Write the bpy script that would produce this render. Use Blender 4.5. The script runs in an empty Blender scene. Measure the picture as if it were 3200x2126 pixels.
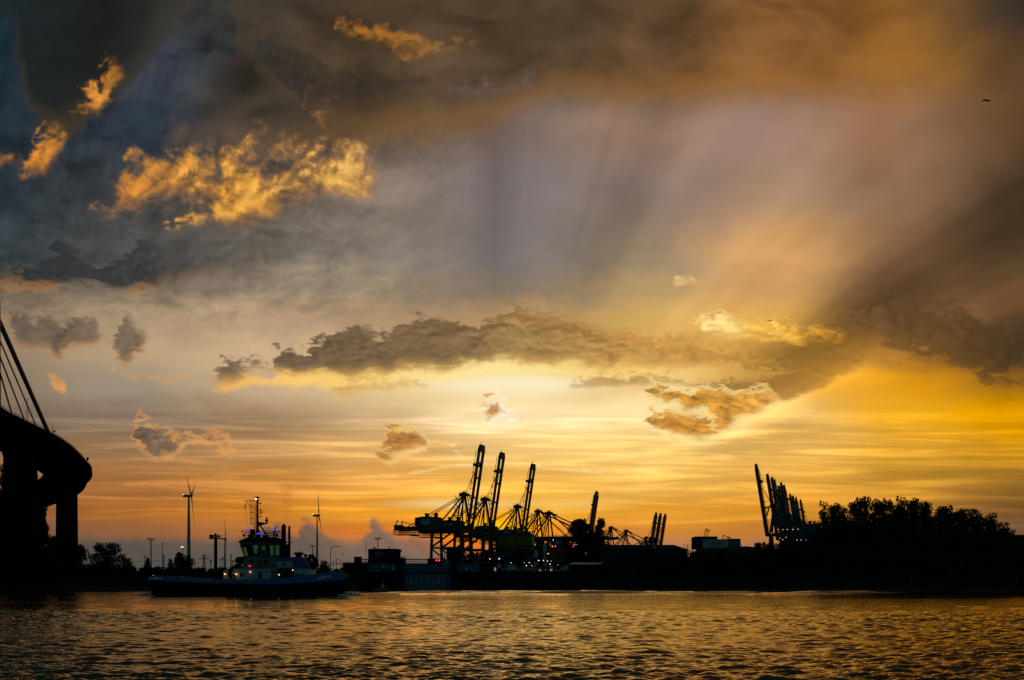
import bpy, bmesh, math, random
import numpy as np
from mathutils import Vector, Matrix

scene = bpy.context.scene
COL = scene.collection
R = math.radians

# ------------------------------------------------------------------ camera
F_PX, CX, HORIZON, W_PX, H_PX = 3111.0, 1600.0, 1826.0, 3200.0, 2126.0   # 35 mm lens in photo pixels
CAM_H = 2.0                                                         # eye height over the water (m)
cam_data = bpy.data.cameras.new("camera")
cam_data.lens = 35.0
cam_data.sensor_width = 36.0
cam_data.sensor_fit = 'HORIZONTAL'
cam_data.shift_y = (HORIZON - H_PX / 2) / W_PX                      # rising front keeps verticals upright
cam_data.clip_start = 0.5
cam_data.clip_end = 30000.0
cam = bpy.data.objects.new("camera", cam_data)
cam.location = (0, 0, CAM_H)
cam.rotation_euler = (R(90), 0, 0)
COL.objects.link(cam)
scene.camera = cam

# ------------------------------------------------------------------ exposure and sampling
scene.view_settings.view_transform = 'Standard'
scene.view_settings.look = 'None'
scene.view_settings.exposure = 0.0
scene.view_settings.gamma = 1.0
scene.view_settings.use_curve_mapping = False
scene.render.engine = 'CYCLES'
scene.cycles.use_adaptive_sampling = True
scene.cycles.adaptive_threshold = 0.015
scene.cycles.adaptive_min_samples = 16
scene.cycles.max_bounces = 6
scene.cycles.transparent_max_bounces = 12
scene.cycles.volume_bounces = 0
scene.cycles.sample_clamp_indirect = 4.0
scene.cycles.use_denoising = False

# ------------------------------------------------------------------ sun, low behind thin cloud
SUN_AZ, SUN_EL = R(-1.3), R(3.6)          # azimuth from +Y towards +X, elevation
sun_dir = Vector((math.sin(SUN_AZ) * math.cos(SUN_EL), math.cos(SUN_AZ) * math.cos(SUN_EL), math.sin(SUN_EL)))
sun_data = bpy.data.lights.new("sun", 'SUN')
sun_data.energy = 0.015
sun_data.angle = R(12)
sun_data.color = (1.0, 0.55, 0.22)
sun = bpy.data.objects.new("sun", sun_data)
sun.rotation_euler = (-sun_dir).to_track_quat('-Z', 'Y').to_euler()
sun.location = (0, 0, 300)
COL.objects.link(sun)

# ------------------------------------------------------------------ the sky (world): a chart of the sunset sky by direction
def lin(c):
    out = []
    for v in c[:3]:
        v = max(0.0, v / 255.0)
        out.append(v / 12.92 if v <= 0.04045 else ((v + 0.055) / 1.055) ** 2.4)
    return (*out, 1.0)

world = bpy.data.worlds.new("World")
scene.world = world
world.use_nodes = True
NT = world.node_tree
NT.nodes.clear()

class S:
    """a scalar socket with arithmetic"""
    def __init__(self, sock): self.s = sock
    def __add__(a, b): return m_('ADD', a, b)
    __radd__ = __add__
    def __sub__(a, b): return m_('SUBTRACT', a, b)
    def __rsub__(a, b): return m_('SUBTRACT', b, a)
    def __mul__(a, b): return m_('MULTIPLY', a, b)
    __rmul__ = __mul__
    def __truediv__(a, b): return m_('DIVIDE', a, b)
    def __rtruediv__(a, b): return m_('DIVIDE', b, a)

def plug(node, i, v):
    if isinstance(v, S): NT.links.new(v.s, node.inputs[i])
    elif hasattr(v, 'is_output'): NT.links.new(v, node.inputs[i])
    else: node.inputs[i].default_value = v

def m_(op, a, b=None, c=None, clamp=False):
    n = NT.nodes.new('ShaderNodeMath'); n.operation = op; n.use_clamp = clamp
    plug(n, 0, a)
    if b is not None: plug(n, 1, b)
    if c is not None: plug(n, 2, c)
    return S(n.outputs[0])

def ss(x, a, b, o0=0.0, o1=1.0):
    """smoothstep of x from a to b"""
    n = NT.nodes.new('ShaderNodeMapRange'); n.interpolation_type = 'SMOOTHSTEP'
    plug(n, 0, x); n.inputs[1].default_value = a; n.inputs[2].default_value = b
    n.inputs[3].default_value = o0; n.inputs[4].default_value = o1
    return S(n.outputs[0])

def clamp(x, a=0.0, b=1.0):
    n = NT.nodes.new('ShaderNodeClamp'); plug(n, 0, x); n.inputs[1].default_value = a; n.inputs[2].default_value = b
    return S(n.outputs[0])

def xyz(x, y, z=0.0):
    n = NT.nodes.new('ShaderNodeCombineXYZ'); plug(n, 0, x); plug(n, 1, y); plug(n, 2, z)
    return n.outputs[0]

def noise(vec, scale, detail=4, rough=0.55, dist=0.0):
    n = NT.nodes.new('ShaderNodeTexNoise'); n.noise_dimensions = '3D'
    NT.links.new(vec, n.inputs['Vector']); n.inputs['Scale'].default_value = scale
    n.inputs['Detail'].default_value = detail; n.inputs['Roughness'].default_value = rough
    n.inputs['Distortion'].default_value = dist
    return S(n.outputs['Fac'])

def mixc(f, a, b, mode='MIX'):
    n = NT.nodes.new('ShaderNodeMix'); n.data_type = 'RGBA'; n.blend_type = mode
    plug(n, 0, f)
    for i, v in ((6, a), (7, b)):
        if isinstance(v, tuple): n.inputs[i].default_value = v
        else: NT.links.new(v, n.inputs[i])
    return n.outputs[2]

def ramp(x, stops, interp='EASE'):
    n = NT.nodes.new('ShaderNodeValToRGB'); n.color_ramp.interpolation = interp
    e = n.color_ramp.elements
    while len(e) > 1: e.remove(e[0])
    e[0].position = stops[0][0]; e[0].color = stops[0][1]
    for p, c in stops[1:]:
        k = e.new(p); k.color = c
    plug(n, 0, x)
    return n.outputs[0]

def ma(a, b, c): return m_('MULTIPLY_ADD', a, b, c)

def blob(pos, x, y, rx, ry, ang=0.0, wgt=1.0):
    """soft ellipse: 1.35*wgt in its middle, fading to 0 at 1.75 radii; scalars only (keeps the shader's stack small)"""
    px, py = pos
    if ang == 0.0:
        a = ma(px, 1.0 / rx, -x / rx); b = ma(py, 1.0 / ry, -y / ry)
    else:
        c, s = math.cos(R(ang)), math.sin(R(ang))
        a = ma(px, c / rx, ma(py, s / rx, -(x * c + y * s) / rx))
        b = ma(px, -s / ry, ma(py, c / ry, (x * s - y * c) / ry))
    d = m_('SQRT', ma(a, a, b * b))
    return ss(d, 1.75, 0.0, 0.0, wgt * 1.35)

def blobs(vec, lst):
    acc = None
    for b in lst:
        g = blob(vec, *b)
        acc = g if acc is None else acc + g
    return acc

# direction -> chart: units of 100 photo pixels of the 35 mm view to the west; sx to the right, sy downwards (18.26 = horizon)
tc = NT.nodes.new('ShaderNodeTexCoord')
sep = NT.nodes.new('ShaderNodeSeparateXYZ')
NT.links.new(tc.outputs['Generated'], sep.inputs[0])
dx, dy, dz = S(sep.outputs[0]), S(sep.outputs[1]), S(sep.outputs[2])
dyc = m_('MAXIMUM', dy, 0.22)
sx = 16.0 + 31.11 * (dx / dyc)
sy = 18.26 - 31.11 * (m_('ABSOLUTE', dz) / dyc)
P = (sx, sy)

def sepxy(v):
    n = NT.nodes.new('ShaderNodeSeparateXYZ'); NT.links.new(v, n.inputs[0]); return S(n.outputs[0]), S(n.outputs[1])

# shared noises (heights in the sky flatten towards the horizon, so the texture gets finer and flatter there)
flat = ss(sy, 6.0, 16.0, 0.9, 1.35)
Q = xyz(sx * 0.9, sy * flat, 3.7)
nL = noise(xyz(sx * 0.7, sy, 1.3), 0.42, 3, 0.5)                 # large
nL2 = noise(xyz(sx * 0.7, sy, 9.1), 0.42, 3, 0.5)
nM = noise(Q, 0.95, 8, 0.60, 0.35)                                 # medium, rich
nF = noise(xyz(sx * 0.9, sy * flat, 7.7), 2.7, 6, 0.54, 0.6)             # fine
tx, ty = 15.3 - sx, 16.2 - sy
tl = m_('SQRT', tx * tx + ty * ty) + 0.3
ux, uy = tx / tl, ty / tl                                            # towards the sun
nMs = noise(xyz((sx + ux * 0.22) * 0.9, (sy + uy * 0.22) * flat, 3.7), 0.95, 8, 0.60, 0.35)
relief = (nM - nMs) * 2.2
nFc, nMc = nF - 0.5, nM - 0.5
nDc = noise(xyz(sx * 0.6, sy, 11.3), 0.8, 5, 0.5, 0.4) - 0.5                # soft, broad modelling of the deck
wx = sx + (nL - 0.5) * 1.5 + nMc * 0.9
wy = sy + (nL2 - 0.5) * 1.0 + nMc * 0.7
WP = (wx, wy)                                                     # warped chart for the clouds
wx2 = sx + (nL - 0.5) * 0.5 + nMc * 0.45
wy2 = sy + (nL2 - 0.5) * 0.3 + nMc * 0.3
WQ = (wx2 + nFc * 0.8, wy2 + nFc * 0.55)                                                   # weakly warped, for small clouds low down

# --- base colours: columns (sx) x rows (sy)
ROWS = [0, 2, 4, 6, 8, 9, 10, 11, 12, 13, 14, 15, 16, 16.6, 17.1, 17.7, 18.26]
GRID = {
 0:  [(28,42,50),(26,42,52),(38,48,56),(42,52,58),(60,68,72),(110,98,82),(150,130,105),(150,130,107),(138,120,100),(122,104,88),(130,100,74),(150,104,66),(140,92,58),(110,84,68),(86,76,68),(76,74,70),(74,72,68)],
 4:  [(40,44,46),(62,68,80),(46,56,68),(66,68,70),(76,76,74),(120,108,92),(172,148,120),(186,160,128),(162,146,124),(138,118,98),(154,118,84),(170,116,68),(172,108,56),(150,100,66),(96,86,76),(84,80,74),(78,76,70)],
 8:  [(52,52,48),(56,57,56),(64,62,62),(98,90,80),(108,101,92),(140,124,106),(188,160,128),(206,178,140),(198,170,136),(164,134,102),(178,134,88),(192,132,70),(204,130,56),(176,112,64),(118,98,82),(92,84,76),(84,80,72)],
 12: [(66,56,46),(72,62,50),(92,76,60),(136,120,108),(130,120,108),(150,134,112),(176,146,112),(200,168,122),(236,206,150),(214,180,135),(222,174,109),(239,174,91),(240,164,64),(222,130,62),(150,112,88),(112,98,86),(98,90,80)],
 16: [(68,57,45),(70,59,47),(126,108,100),(124,114,114),(124,116,112),(138,122,106),(184,148,102),(210,170,108),(250,226,170),(253,225,173),(247,204,130),(253,193,96),(250,180,72),(246,150,54),(228,118,66),(150,116,92),(110,98,84)],
 20: [(70,59,47),(92,73,52),(160,130,108),(142,122,112),(148,130,106),(176,148,104),(206,166,98),(216,172,94),(236,200,136),(255,227,169),(249,206,125),(243,189,100),(232,162,66),(214,140,64),(186,130,90),(138,112,92),(106,94,80)],
 24: [(92,70,50),(122,87,56),(152,124,110),(148,122,102),(196,150,98),(186,142,92),(208,158,82),(190,142,72),(206,156,82),(247,201,121),(233,182,98),(222,165,78),(216,148,58),(196,128,60),(170,122,88),(128,104,84),(100,88,74)],
 28: [(116,80,44),(140,97,48),(132,102,80),(126,96,74),(132,98,70),(124,92,64),(116,84,54),(150,105,48),(232,160,48),(238,174,56),(208,152,58),(190,138,56),(180,122,52),(150,104,56),(124,94,72),(106,88,70),(88,76,64)],
 32: [(48,42,36),(84,60,40),(88,64,42),(84,64,46),(92,70,48),(92,66,42),(88,62,38),(84,62,38),(150,102,40),(224,154,28),(190,134,42),(152,108,46),(130,90,48),(116,86,60),(100,80,62),(90,76,60),(78,68,58)],
}
by = sy + (nL2 - 0.5) * 0.9 * ss(sy, 17.5, 12.0) + nMc * 0.9 * ss(sy, 17.0, 10.0) + nMc * 0.25 * ss(sy, 9, 15)
bx = sx + (nL - 0.5) * 1.8 + nMc * 1.2
t = clamp(by / 18.3)
keys = sorted(GRID)
base = None
for k in keys:
    c = ramp(t, [(r / 18.3, lin(col)) for r, col in zip(ROWS, GRID[k])])
    base = c if base is None else mixc(ss(bx, k - 4.0, float(k)), base, c)

def lay(col_under, fac, col):
    return mixc(clamp(fac), col_under, col)

def shade(col, k):
    """scale a colour by a scalar"""
    n = NT.nodes.new('ShaderNodeCombineColor')
    for i in range(3): plug(n, i, k)
    return mixc(1.0, col, n.outputs[0], 'MULTIPLY')
# --- sunbeams: brightness by angle about the veiled sun (0.5 = none)
ang = m_('ARCTAN2', sx - 15.3, 16.6 - sy)
BEAMS = [(-.6,0),(-.24,.05),(-.07,-.02),(-.02,-.06),(.02,-.10),(.05,-.08),(.085,-.01),(.10,.03),(.20,.07),(.26,.05),(.30,-.03),(.36,-.09),(.43,-.08),(.50,.02),(.67,.12),(.73,.24),(.78,.20),(.82,.10),(.86,.18),(.92,.14),(.96,.02),(1.0,-.15),(1.04,-.24),(1.075,-.18),(1.11,.0),(1.135,.22),(1.165,.28),(1.19,.10),(1.225,-.06),(1.4,0)]
bm = ramp(clamp((ang + 0.6) / 2.0), [((a + .6) / 2.0, (.5 + g, .5 + g, .5 + g, 1)) for a, g in BEAMS], 'EASE')
def r_of(c):
    n = NT.nodes.new('ShaderNodeSeparateColor'); NT.links.new(c, n.inputs[0]); return [S(o) for o in n.outputs]
beams = (r_of(bm)[0] - 0.5) * ss(tl, 4.5, 11.0) * 1.75 + (noise(xyz(ang * 7.0, tl * 0.06, 4.4), 1.0, 2, 0.45) - 0.5) * 0.5 * ss(tl, 5.0, 11.0) * ss(sx, 11.0, 17.0)
sky = shade(base, 1.0 + beams + nDc * 0.35 * ss(sy, 15.0, 9.0) + (nMc * 1.5 + nDc * 0.9 + relief * 0.25) * ss(sx, 17.0, 8.0) * ss(sy, 11.0, 8.0))

# --- high streaks of cirrus low down
st = noise(xyz(sx * 0.16, sy * 3.0 - sx * 0.02, 2.2), 1.0, 6, 0.62, 0.6)
st2 = noise(xyz(sx * 0.10, sy * 1.7, 5.9), 1.0, 4, 0.55, 0.3)
band = ss(sy, 12.4, 13.6) * ss(sy, 17.0, 15.9)
sky = shade(sky, 1.0 + band * (ss(st, 0.46, 0.70) * 0.42 + (st - 0.5) * 0.7 + (st2 - 0.5) * -0.8))
# glow of the sun behind the cloud bank, red core near the horizon
for x, y, rx, ry, col, k in ((24.2, 7.6, 1.6, 1.6, (214,158,94), .22), (27.0, 3.9, 2.6, 1.6, (150,98,56), .22), (15.0, 16.55, 1.6, .50, (255,176,40), .75), (14.7, 16.95, 1.7, .24, (242,104,52), .42), (15.4, 16.42, .5, .12, (255,205,50), .8),
                (16.0, 12.0, 2.4, .30, (255,238,196), .8), (26.9, 12.4, 1.2, .75, (244,178,66), .4), (14.4,15.75,1.9,.16,(250,212,140),.7), (17.9,15.75,1.6,.18,(246,200,110),.55)):
    sky = mixc(blob(P, x, y, rx, ry) * k, sky, lin(col))

# --- cloud layers, far to near: each is a band between a top and a bottom profile along the sky, ragged by noise
def layer(sky, pts, cols, s=0.25, na=1.2, nb=0.5, soft=0.8, amax=1.0, rel=0.4, hem=None, hem_w=0.3, hem_k=0.9, warp=None, off=0.35, edge=None, edge_w=1.6, tf=1.0):
    px, py = warp or WQ
    assert len(pts) <= 32, len(pts)
    x0, x1 = -1.5, 33.5
    u = clamp((px - x0) / (x1 - x0))
    n = (x1 - x0)
    stops = []
    for p in pts:
        a = p[3] if len(p) > 3 else 1.0
        stops.append(((p[0] - x0) / n, ((p[1] + 4) / 24.0, (p[2] + 4) / 24.0, a, 1)))
    top, bot, al = r_of(ramp(u, stops[:32], 'LINEAR'))
    ya = (py + 4.0) / 24.0
    e_b = (bot - ya) * (24.0 / s)                      # height above the lower edge
    D = m_('MINIMUM', (ya - top) * (24.0 / (s * tf)), e_b)
    nz = nMc * (na * 5.2) + nFc * (nb * 4.0)
    D = D + nz + off
    body = ramp(u, [((x - x0) / n, lin(c)) for x, c in cols], 'EASE') if isinstance(cols, list) else lin(cols)
    b = shade(body, 1.0 + (nDc * 2.2 * rel if warp is WP else relief * rel + nFc * rel * 0.6))
    if hem is not None:
        hemc = ramp(u, [((x - x0) / n, lin(c)) for x, c in hem], 'EASE') if isinstance(hem, list) else lin(hem)
        b = mixc(ss(e_b + nz * 0.7, hem_w / s, -0.1 / s) * hem_k, b, hemc)
    if edge is not None: b = mixc(ss(D, edge_w, 0.15), b, lin(edge))
    return mixc(ss(D, 0.0, soft * 2.0) * al * amax, sky, b)
NO = lambda x, y: (x, y + .6, y - .6, 0)

# top deck
sky = layer(sky, [NO(4.2,4.2),(5,3.4,4.9,.6),(6.4,3.0,4.9,.8),(7.2,1.6,5.0,.9),(8,-2,5.1,.95),(10,-2,5.0,.95),(12,-2,4.85,.92),(13.5,-2,4.7,.9),(15,-2,4.3,.85),(16.2,-2,3.7,.8),(17.5,-2,3.2,.8),(20,-2,3.35,.8),(22,-2,3.4,.85),(24,-2,3.3,.85),(26,-2,3.1,.8),(28,-2,3.0,.7),(30,-2,3.0,.25),(31,-2,3,0)],
     [(4,(70,62,58)),(8,(64,57,48)),(11,(76,61,46)),(14,(86,68,50)),(17,(84,67,49)),(20,(98,73,50)),(24,(134,91,52)),(28,(138,92,45)),(31,(84,60,38))],
     s=.5, na=1.0, nb=.15, soft=1.1, rel=.9, hem=[(5,(98,84,72)),(9,(120,92,62)),(14,(146,108,62)),(18,(160,112,64)),(24,(168,114,56)),(28,(150,102,54))], hem_w=1.9, hem_k=.75, warp=WP)
# mauve slot in the deck, dark cloud top left, warm patch at the top
sky = layer(sky, [(-1.5,-2,-.6,1),(.3,-2,.3,1),(.9,-2,2.6,1),(1.4,-2,4.5,1),(2,-2,4.7,1),(2.9,-2,4.0,1),(3.7,-2,3.4,1),(4.4,-2,2.2,1),(5.0,-2,1.2,1),(6.0,-2,.5,.8),NO(7.2,-1)],
     [(0,(28,36,38)),(3,(31,34,31)),(6,(46,46,42)),(9,(120,86,48)),(12,(176,116,50)),(15,(140,100,56))], s=.45, na=1.6, nb=.5, soft=.9, off=.9, amax=.97, rel=.5, hem=[(0,(34,42,46)),(2,(70,60,46)),(5,(58,56,52)),(12,(160,108,50))], hem_w=1.6, hem_k=.9, warp=WP)
# lit rags under it; dark knots and the mauve slot further right
sky = layer(sky, [(-1.5,4.6,5.1),(.3,4.6,5.1),(.65,4.9,5.05,.7),(.85,4.7,5.35),(1.2,4.2,5.5),(1.5,3.9,5.35),(2.0,3.9,4.65),(2.25,4.1,4.4,.5),(2.5,3.4,3.4,.3),(2.8,3.05,3.5),(3.1,2.4,3.65),(3.4,1.9,3.5),(3.65,2.0,2.7),(3.9,2.25,2.45,.7),NO(4.15,2.4),NO(7.4,2.0),(8.2,.7,2.2,.75),(9.2,.8,3.2,.75),(10.4,1.9,3.5,.7),(12,2.0,3.1,.7),(13.4,2.1,2.8,.7),(13.9,2.55,3.0,.4),(15,2.4,3.1,.45),(16.3,2.4,2.9,.4),(16.9,1.7,2.4,.7),(18.5,1.5,2.3,.6),(20.0,1.9,2.4,.5),NO(22.0,2.1)],
     [(0,(214,138,60)),(3.4,(204,136,64)),(6,(52,49,45)),(10,(54,49,43)),(13.2,(60,53,46)),(14.2,(112,102,108)),(16.0,(114,102,104)),(17.2,(66,56,46)),(20,(72,60,48))], s=.25, na=1.35, nb=.95, soft=1.7, amax=.97, rel=1.3, edge=(120,86,54), edge_w=2.2, off=.7, tf=1.5)
# the bright lit cloud in its brown surround, and the warm rim of the deck to the right
sky = layer(sky, [NO(2.2,6.3),(3.0,5.9,6.9,.6),(4.2,4.9,7.0,.8),(5,4.3,7.2),(5.8,4.1,7.6),(6.6,4.0,7.7),(7.6,4.0,7.6),(8.6,4.1,7.3),(9.6,4.1,6.8,.9),(10.6,4.0,6.4,.8),(11.4,4.5,6.1,.6),NO(12.6,5.5)], [(3,(82,78,76)),(6,(86,78,70)),(9,(100,86,70)),(11.5,(126,104,84))], s=.5, na=1.5, nb=.8, soft=1.5, amax=.8, rel=1.0)
sky = layer(sky, [NO(2.4,6.45),(2.9,6.2,6.7),(3.6,6.1,6.7),(3.9,5.8,6.3,.8),(4.2,5.2,6.5),(5,4.7,6.3),(5.8,4.6,6.2),(6.5,4.7,6.5),(7.1,4.8,6.9),(7.6,4.5,7.1),(8.1,4.6,7.0),(8.6,4.8,6.7),(8.9,4.7,6.4),(9.5,4.5,6.3),(10.0,4.3,6.2),(10.5,4.3,6.1),(11,4.9,6.1),(11.6,5.2,6.0,.9),NO(12.2,5.6)], (158,112,64), s=.35, na=1.6, nb=1.0, soft=2.0, amax=.88, rel=1.1, tf=2.0, off=1.1)
sky = layer(sky, [NO(2.3,6.45),(2.8,6.15,6.6),(3.6,6.1,6.65),(3.9,5.7,6.4,.8),(4.2,5.3,6.35),(5,4.95,6.1),(5.8,4.9,6.0),(6.5,4.95,6.35),(7.1,5.0,6.8),(7.6,4.9,6.9),(8.1,5.0,6.8),(8.6,5.0,6.55),(8.9,5.0,6.25),(9.5,4.85,6.1),(10.0,4.5,6.05),(10.5,4.6,6.0),(11,4.9,6.0),(11.6,5.1,5.95,.9),NO(12.2,5.6)],
     [(3,(200,126,60)),(5,(212,142,68)),(7,(228,164,78)),(10,(236,182,96)),(11.6,(226,176,104))], s=.3, na=1.7, nb=1.1, soft=1.5, amax=.95, rel=1.2, edge=(172,116,62), edge_w=3.2, off=.8, tf=2.2)
sky = layer(sky, [NO(4.9,7.2),(5.3,6.95,7.3),(5.7,6.75,7.15),(6.3,6.6,7.0),(7.0,6.5,6.8),NO(7.6,6.6),NO(10.1,.9),(10.5,.6,1.15,.8),(11.2,.55,1.3,.9),(12.2,.75,1.5,.9),(13.0,1.0,1.85,.8),(13.8,1.3,1.8,.6),(14.8,1.0,1.6,.35),NO(15.6,1.2),NO(20.6,10),(21.5,9.75,10.1,.7),(22.0,9.65,10.4),(22.7,9.65,10.6),(23.3,9.9,10.5),(24.0,10.0,10.7),(24.8,10.1,10.8),(25.6,10.2,10.8,.8),(26.4,10.4,10.7,.5),NO(27.2,10.5)],
     [(5,(220,154,76)),(7,(230,170,84)),(9.5,(140,98,52)),(11.5,(170,112,50)),(15,(140,100,58)),(20,(250,206,130)),(22,(255,222,146)),(24,(246,190,90)),(26,(218,152,58))], s=.2, na=1.2, nb=1.3, soft=1.1, amax=.95, rel=1.1)
# flat dark bank on the left with its lit underside; dark mass on the right
sky = layer(sky, [(-1.5,8.3,9.15),(0,8.3,9.1),(1,8.15,9.05),(1.9,7.7,9.0),(2.6,7.9,9.2),(3.2,8.15,9.25),(3.9,8.0,9.25),(4.5,7.6,9.15),(5.5,7.5,8.95),(6.6,7.3,8.6,.8),(8,7.2,8.1,.55),(9.2,7.2,7.8,.35),NO(10.6,7.5),NO(25.6,9.9),(26.4,9.75,10.4,.5),(27.4,9.6,10.6,.8),(28.6,9.4,11.2,.85),(29.6,9.6,11.5,.9),(31,9.9,11.9,.9),(33.5,10.0,12.0,.9)],
     [(0,(45,48,52)),(4,(54,55,56)),(7,(88,84,78)),(9,(100,92,84)),(26,(128,94,58)),(29,(94,68,40)),(32,(76,58,38))], s=.32, na=1.5, nb=.9, soft=.8, amax=.95, rel=.9,
     hem=[(0,(228,156,76)),(1.5,(214,146,74)),(2.3,(112,94,78)),(3.6,(120,98,76)),(4.3,(216,152,82)),(5.2,(150,116,80)),(8,(128,110,92)),(26,(170,118,52)),(30,(158,104,40)),(33,(120,82,36))], hem_w=.42, hem_k=.9)
# broken clouds left of the middle; a bright scrap high on the right
sky = layer(sky, [(-1.5,9.65,9.95),(.2,9.65,9.95),(.5,9.75,10.9),(1.0,9.9,11.0),(1.5,9.75,11.0),(1.9,10.1,11.3),(2.2,9.95,10.9),(3.0,10.0,10.85),(3.3,10.6,10.6,.3),(3.5,10.6,11.1,.8),(3.8,9.85,11.45),(4.05,9.9,11.35),(4.3,10.25,11.1),(4.6,10.3,10.7,.6),NO(5.0,10.5),NO(20.6,8.6),(21.1,8.5,8.85),(21.5,8.4,8.8),(21.8,8.75,8.85),NO(22.1,8.8)],
     [(0,(104,92,78)),(2,(110,94,78)),(4.5,(120,102,84)),(8,(150,120,90)),(19,(252,208,140)),(23,(252,208,140))], s=.22, na=1.25, nb=.75, soft=1.0, amax=.95, rel=1.0, off=.8,
     hem=[(0,(186,138,88)),(4,(210,152,92)),(8,(200,150,90)),(20,(252,208,140))], hem_w=.42, hem_k=.75)
# long dark cloud with its golden hem
LONGX = [(6.5,11.9,11.9,0),(6.9,11.5,12.0),(7.2,11.05,11.95),(7.6,11.3,11.85),(8.1,11.1,11.75),(8.5,11.3,11.75),(8.75,10.7,11.75),(9.1,10.5,11.8),(9.35,11.05,11.85),(9.7,10.6,11.85),(10.2,10.5,11.85),(10.8,10.2,11.8),(11.2,10.05,11.75),(11.7,10.4,11.7),(12.3,10.4,11.65),(12.7,9.85,11.6),(13.2,9.7,11.65),(13.9,9.9,11.65),(15,9.9,11.55),(16.0,9.6,11.45,.95),(17.5,9.8,11.5,.95),(19.5,10.2,11.6,.85),(22,10.7,11.7,.72),(24.2,10.8,11.6,.5),NO(26.2,11.2)]
sky = layer(sky, [(x, t + .5, b + .3, *a) for x, t, b, *a in LONGX], [(6,(230,170,100)),(10,(252,208,122)),(15,(255,232,160)),(20,(252,214,130)),(24,(222,168,86))], s=.2, na=.7, nb=.7, soft=.7, amax=1.0, rel=.1, off=.5)
sky = layer(sky, LONGX, [(7,(118,98,78)),(10,(106,87,68)),(14,(120,95,68)),(17,(156,118,72)),(20,(186,136,74)),(24,(190,138,68))], s=.25, na=1.25, nb=.8, soft=.75, amax=.96, rel=1.2,
     hem=[(7,(222,166,100)),(14,(240,190,108)),(20,(240,190,104))], hem_w=.5, hem_k=.85)
# lesser clouds below it, brown ones to the right, orange scraps on the left
sky = layer(sky, [NO(-.2,11.9),(1.5,11.6,11.85,.5),(1.8,11.65,12.3,.9),(2.1,11.9,12.35,.9),NO(2.4,12.2),NO(3.2,11.7),(3.6,11.5,11.7,.7),(4.0,11.6,12.0,.8),(4.6,11.75,11.95,.5),(5.3,11.75,11.95,.8),(5.9,11.6,11.8,.9),NO(6.3,11.7),NO(9.9,12.1),(10.6,12.0,12.5),(11.2,12.0,12.35),(12.2,11.95,12.25),(13.3,11.95,12.2),NO(14.4,12.1),NO(17.0,12.1),(18,11.85,12.2,.7),(19.4,11.7,12.1,.8),(20.8,11.65,12.1,.8),(22,11.85,12.3,.8),(23.6,11.9,12.6,.85),(24.6,11.4,12.6,.85),(25.6,10.95,12.2,.8),(26.8,10.8,11.6,.6),NO(28,11)],
     [(1.5,(226,160,94)),(6,(224,160,98)),(10,(216,172,100)),(14,(220,178,104)),(18,(172,130,74)),(22,(156,114,60)),(26,(150,104,48))], s=.18, na=1.0, nb=.75, soft=.9, amax=.88, rel=.5, hem=[(2,(230,164,96)),(10,(240,200,120)),(14,(250,214,130)),(19,(214,164,92)),(26,(176,120,50))], hem_w=.14, hem_k=.8)
# small lit cumulus
SMX = [NO(11.6,14.2),(11.95,13.95,14.4),(12.35,13.35,14.35),(12.9,13.35,14.15),(13.3,13.65,14.05,.9),NO(13.6,13.9),NO(14.0,14.1),(14.3,14.05,14.2),NO(14.7,14.1),NO(15.0,12.8),(15.2,12.5,13.05),(15.6,12.5,13.15),(16.0,12.85,13.2,.9),NO(16.3,13),NO(19.9,12.3),(20.3,12.05,12.4),(20.9,12.1,12.6),(21.5,12.3,12.8),(22.0,12.15,12.85),(22.45,12.3,13.35),(23.0,12.35,13.2),(23.7,12.25,12.85),(24.1,12.35,12.6,.8),NO(24.6,12.5)]
SMY = [NO(3.8,13.5),(4.15,13.3,13.7),(4.5,13.15,14.05),(4.9,13.3,14.25),(5.3,13.5,14.25),(5.6,13.65,13.95),(5.8,13.6,13.8),(6.2,13.5,13.85),(6.7,13.55,13.95),(7.1,13.7,14.3),(7.35,13.9,14.2,.7),NO(7.6,14),NO(19.9,13.3),(20.3,12.95,13.45),(20.8,12.85,13.65),(21.4,13.0,13.75),(22.0,12.9,13.7),(22.5,12.95,13.5),NO(22.9,13.2)]
RIMC = [(4.5,(226,164,98)),(7,(228,164,96)),(12.5,(246,200,122)),(15.6,(255,242,208)),(21,(255,226,154)),(24,(255,218,138))]
BODC = [(4.5,(104,88,76)),(5.6,(116,94,78)),(7,(138,106,80)),(12.4,(176,120,66)),(15.6,(196,138,70)),(21,(192,130,52)),(24,(214,152,70))]
for pts_ in (SMY, SMX):
    sky = layer(sky, [(x, t - (.09 if x < 8 else .16), b + (.1 if x < 8 else .2), *a) if b > t else (x, t, b, 0) for x, t, b, *a in pts_], RIMC, s=.2, na=1.1, nb=.9, soft=.7, amax=.9, rel=.4, off=.6)
    sky = layer(sky, pts_, BODC, s=.2, na=1.7, nb=1.2, soft=.9, amax=.94, rel=1.9, off=.55)
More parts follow.
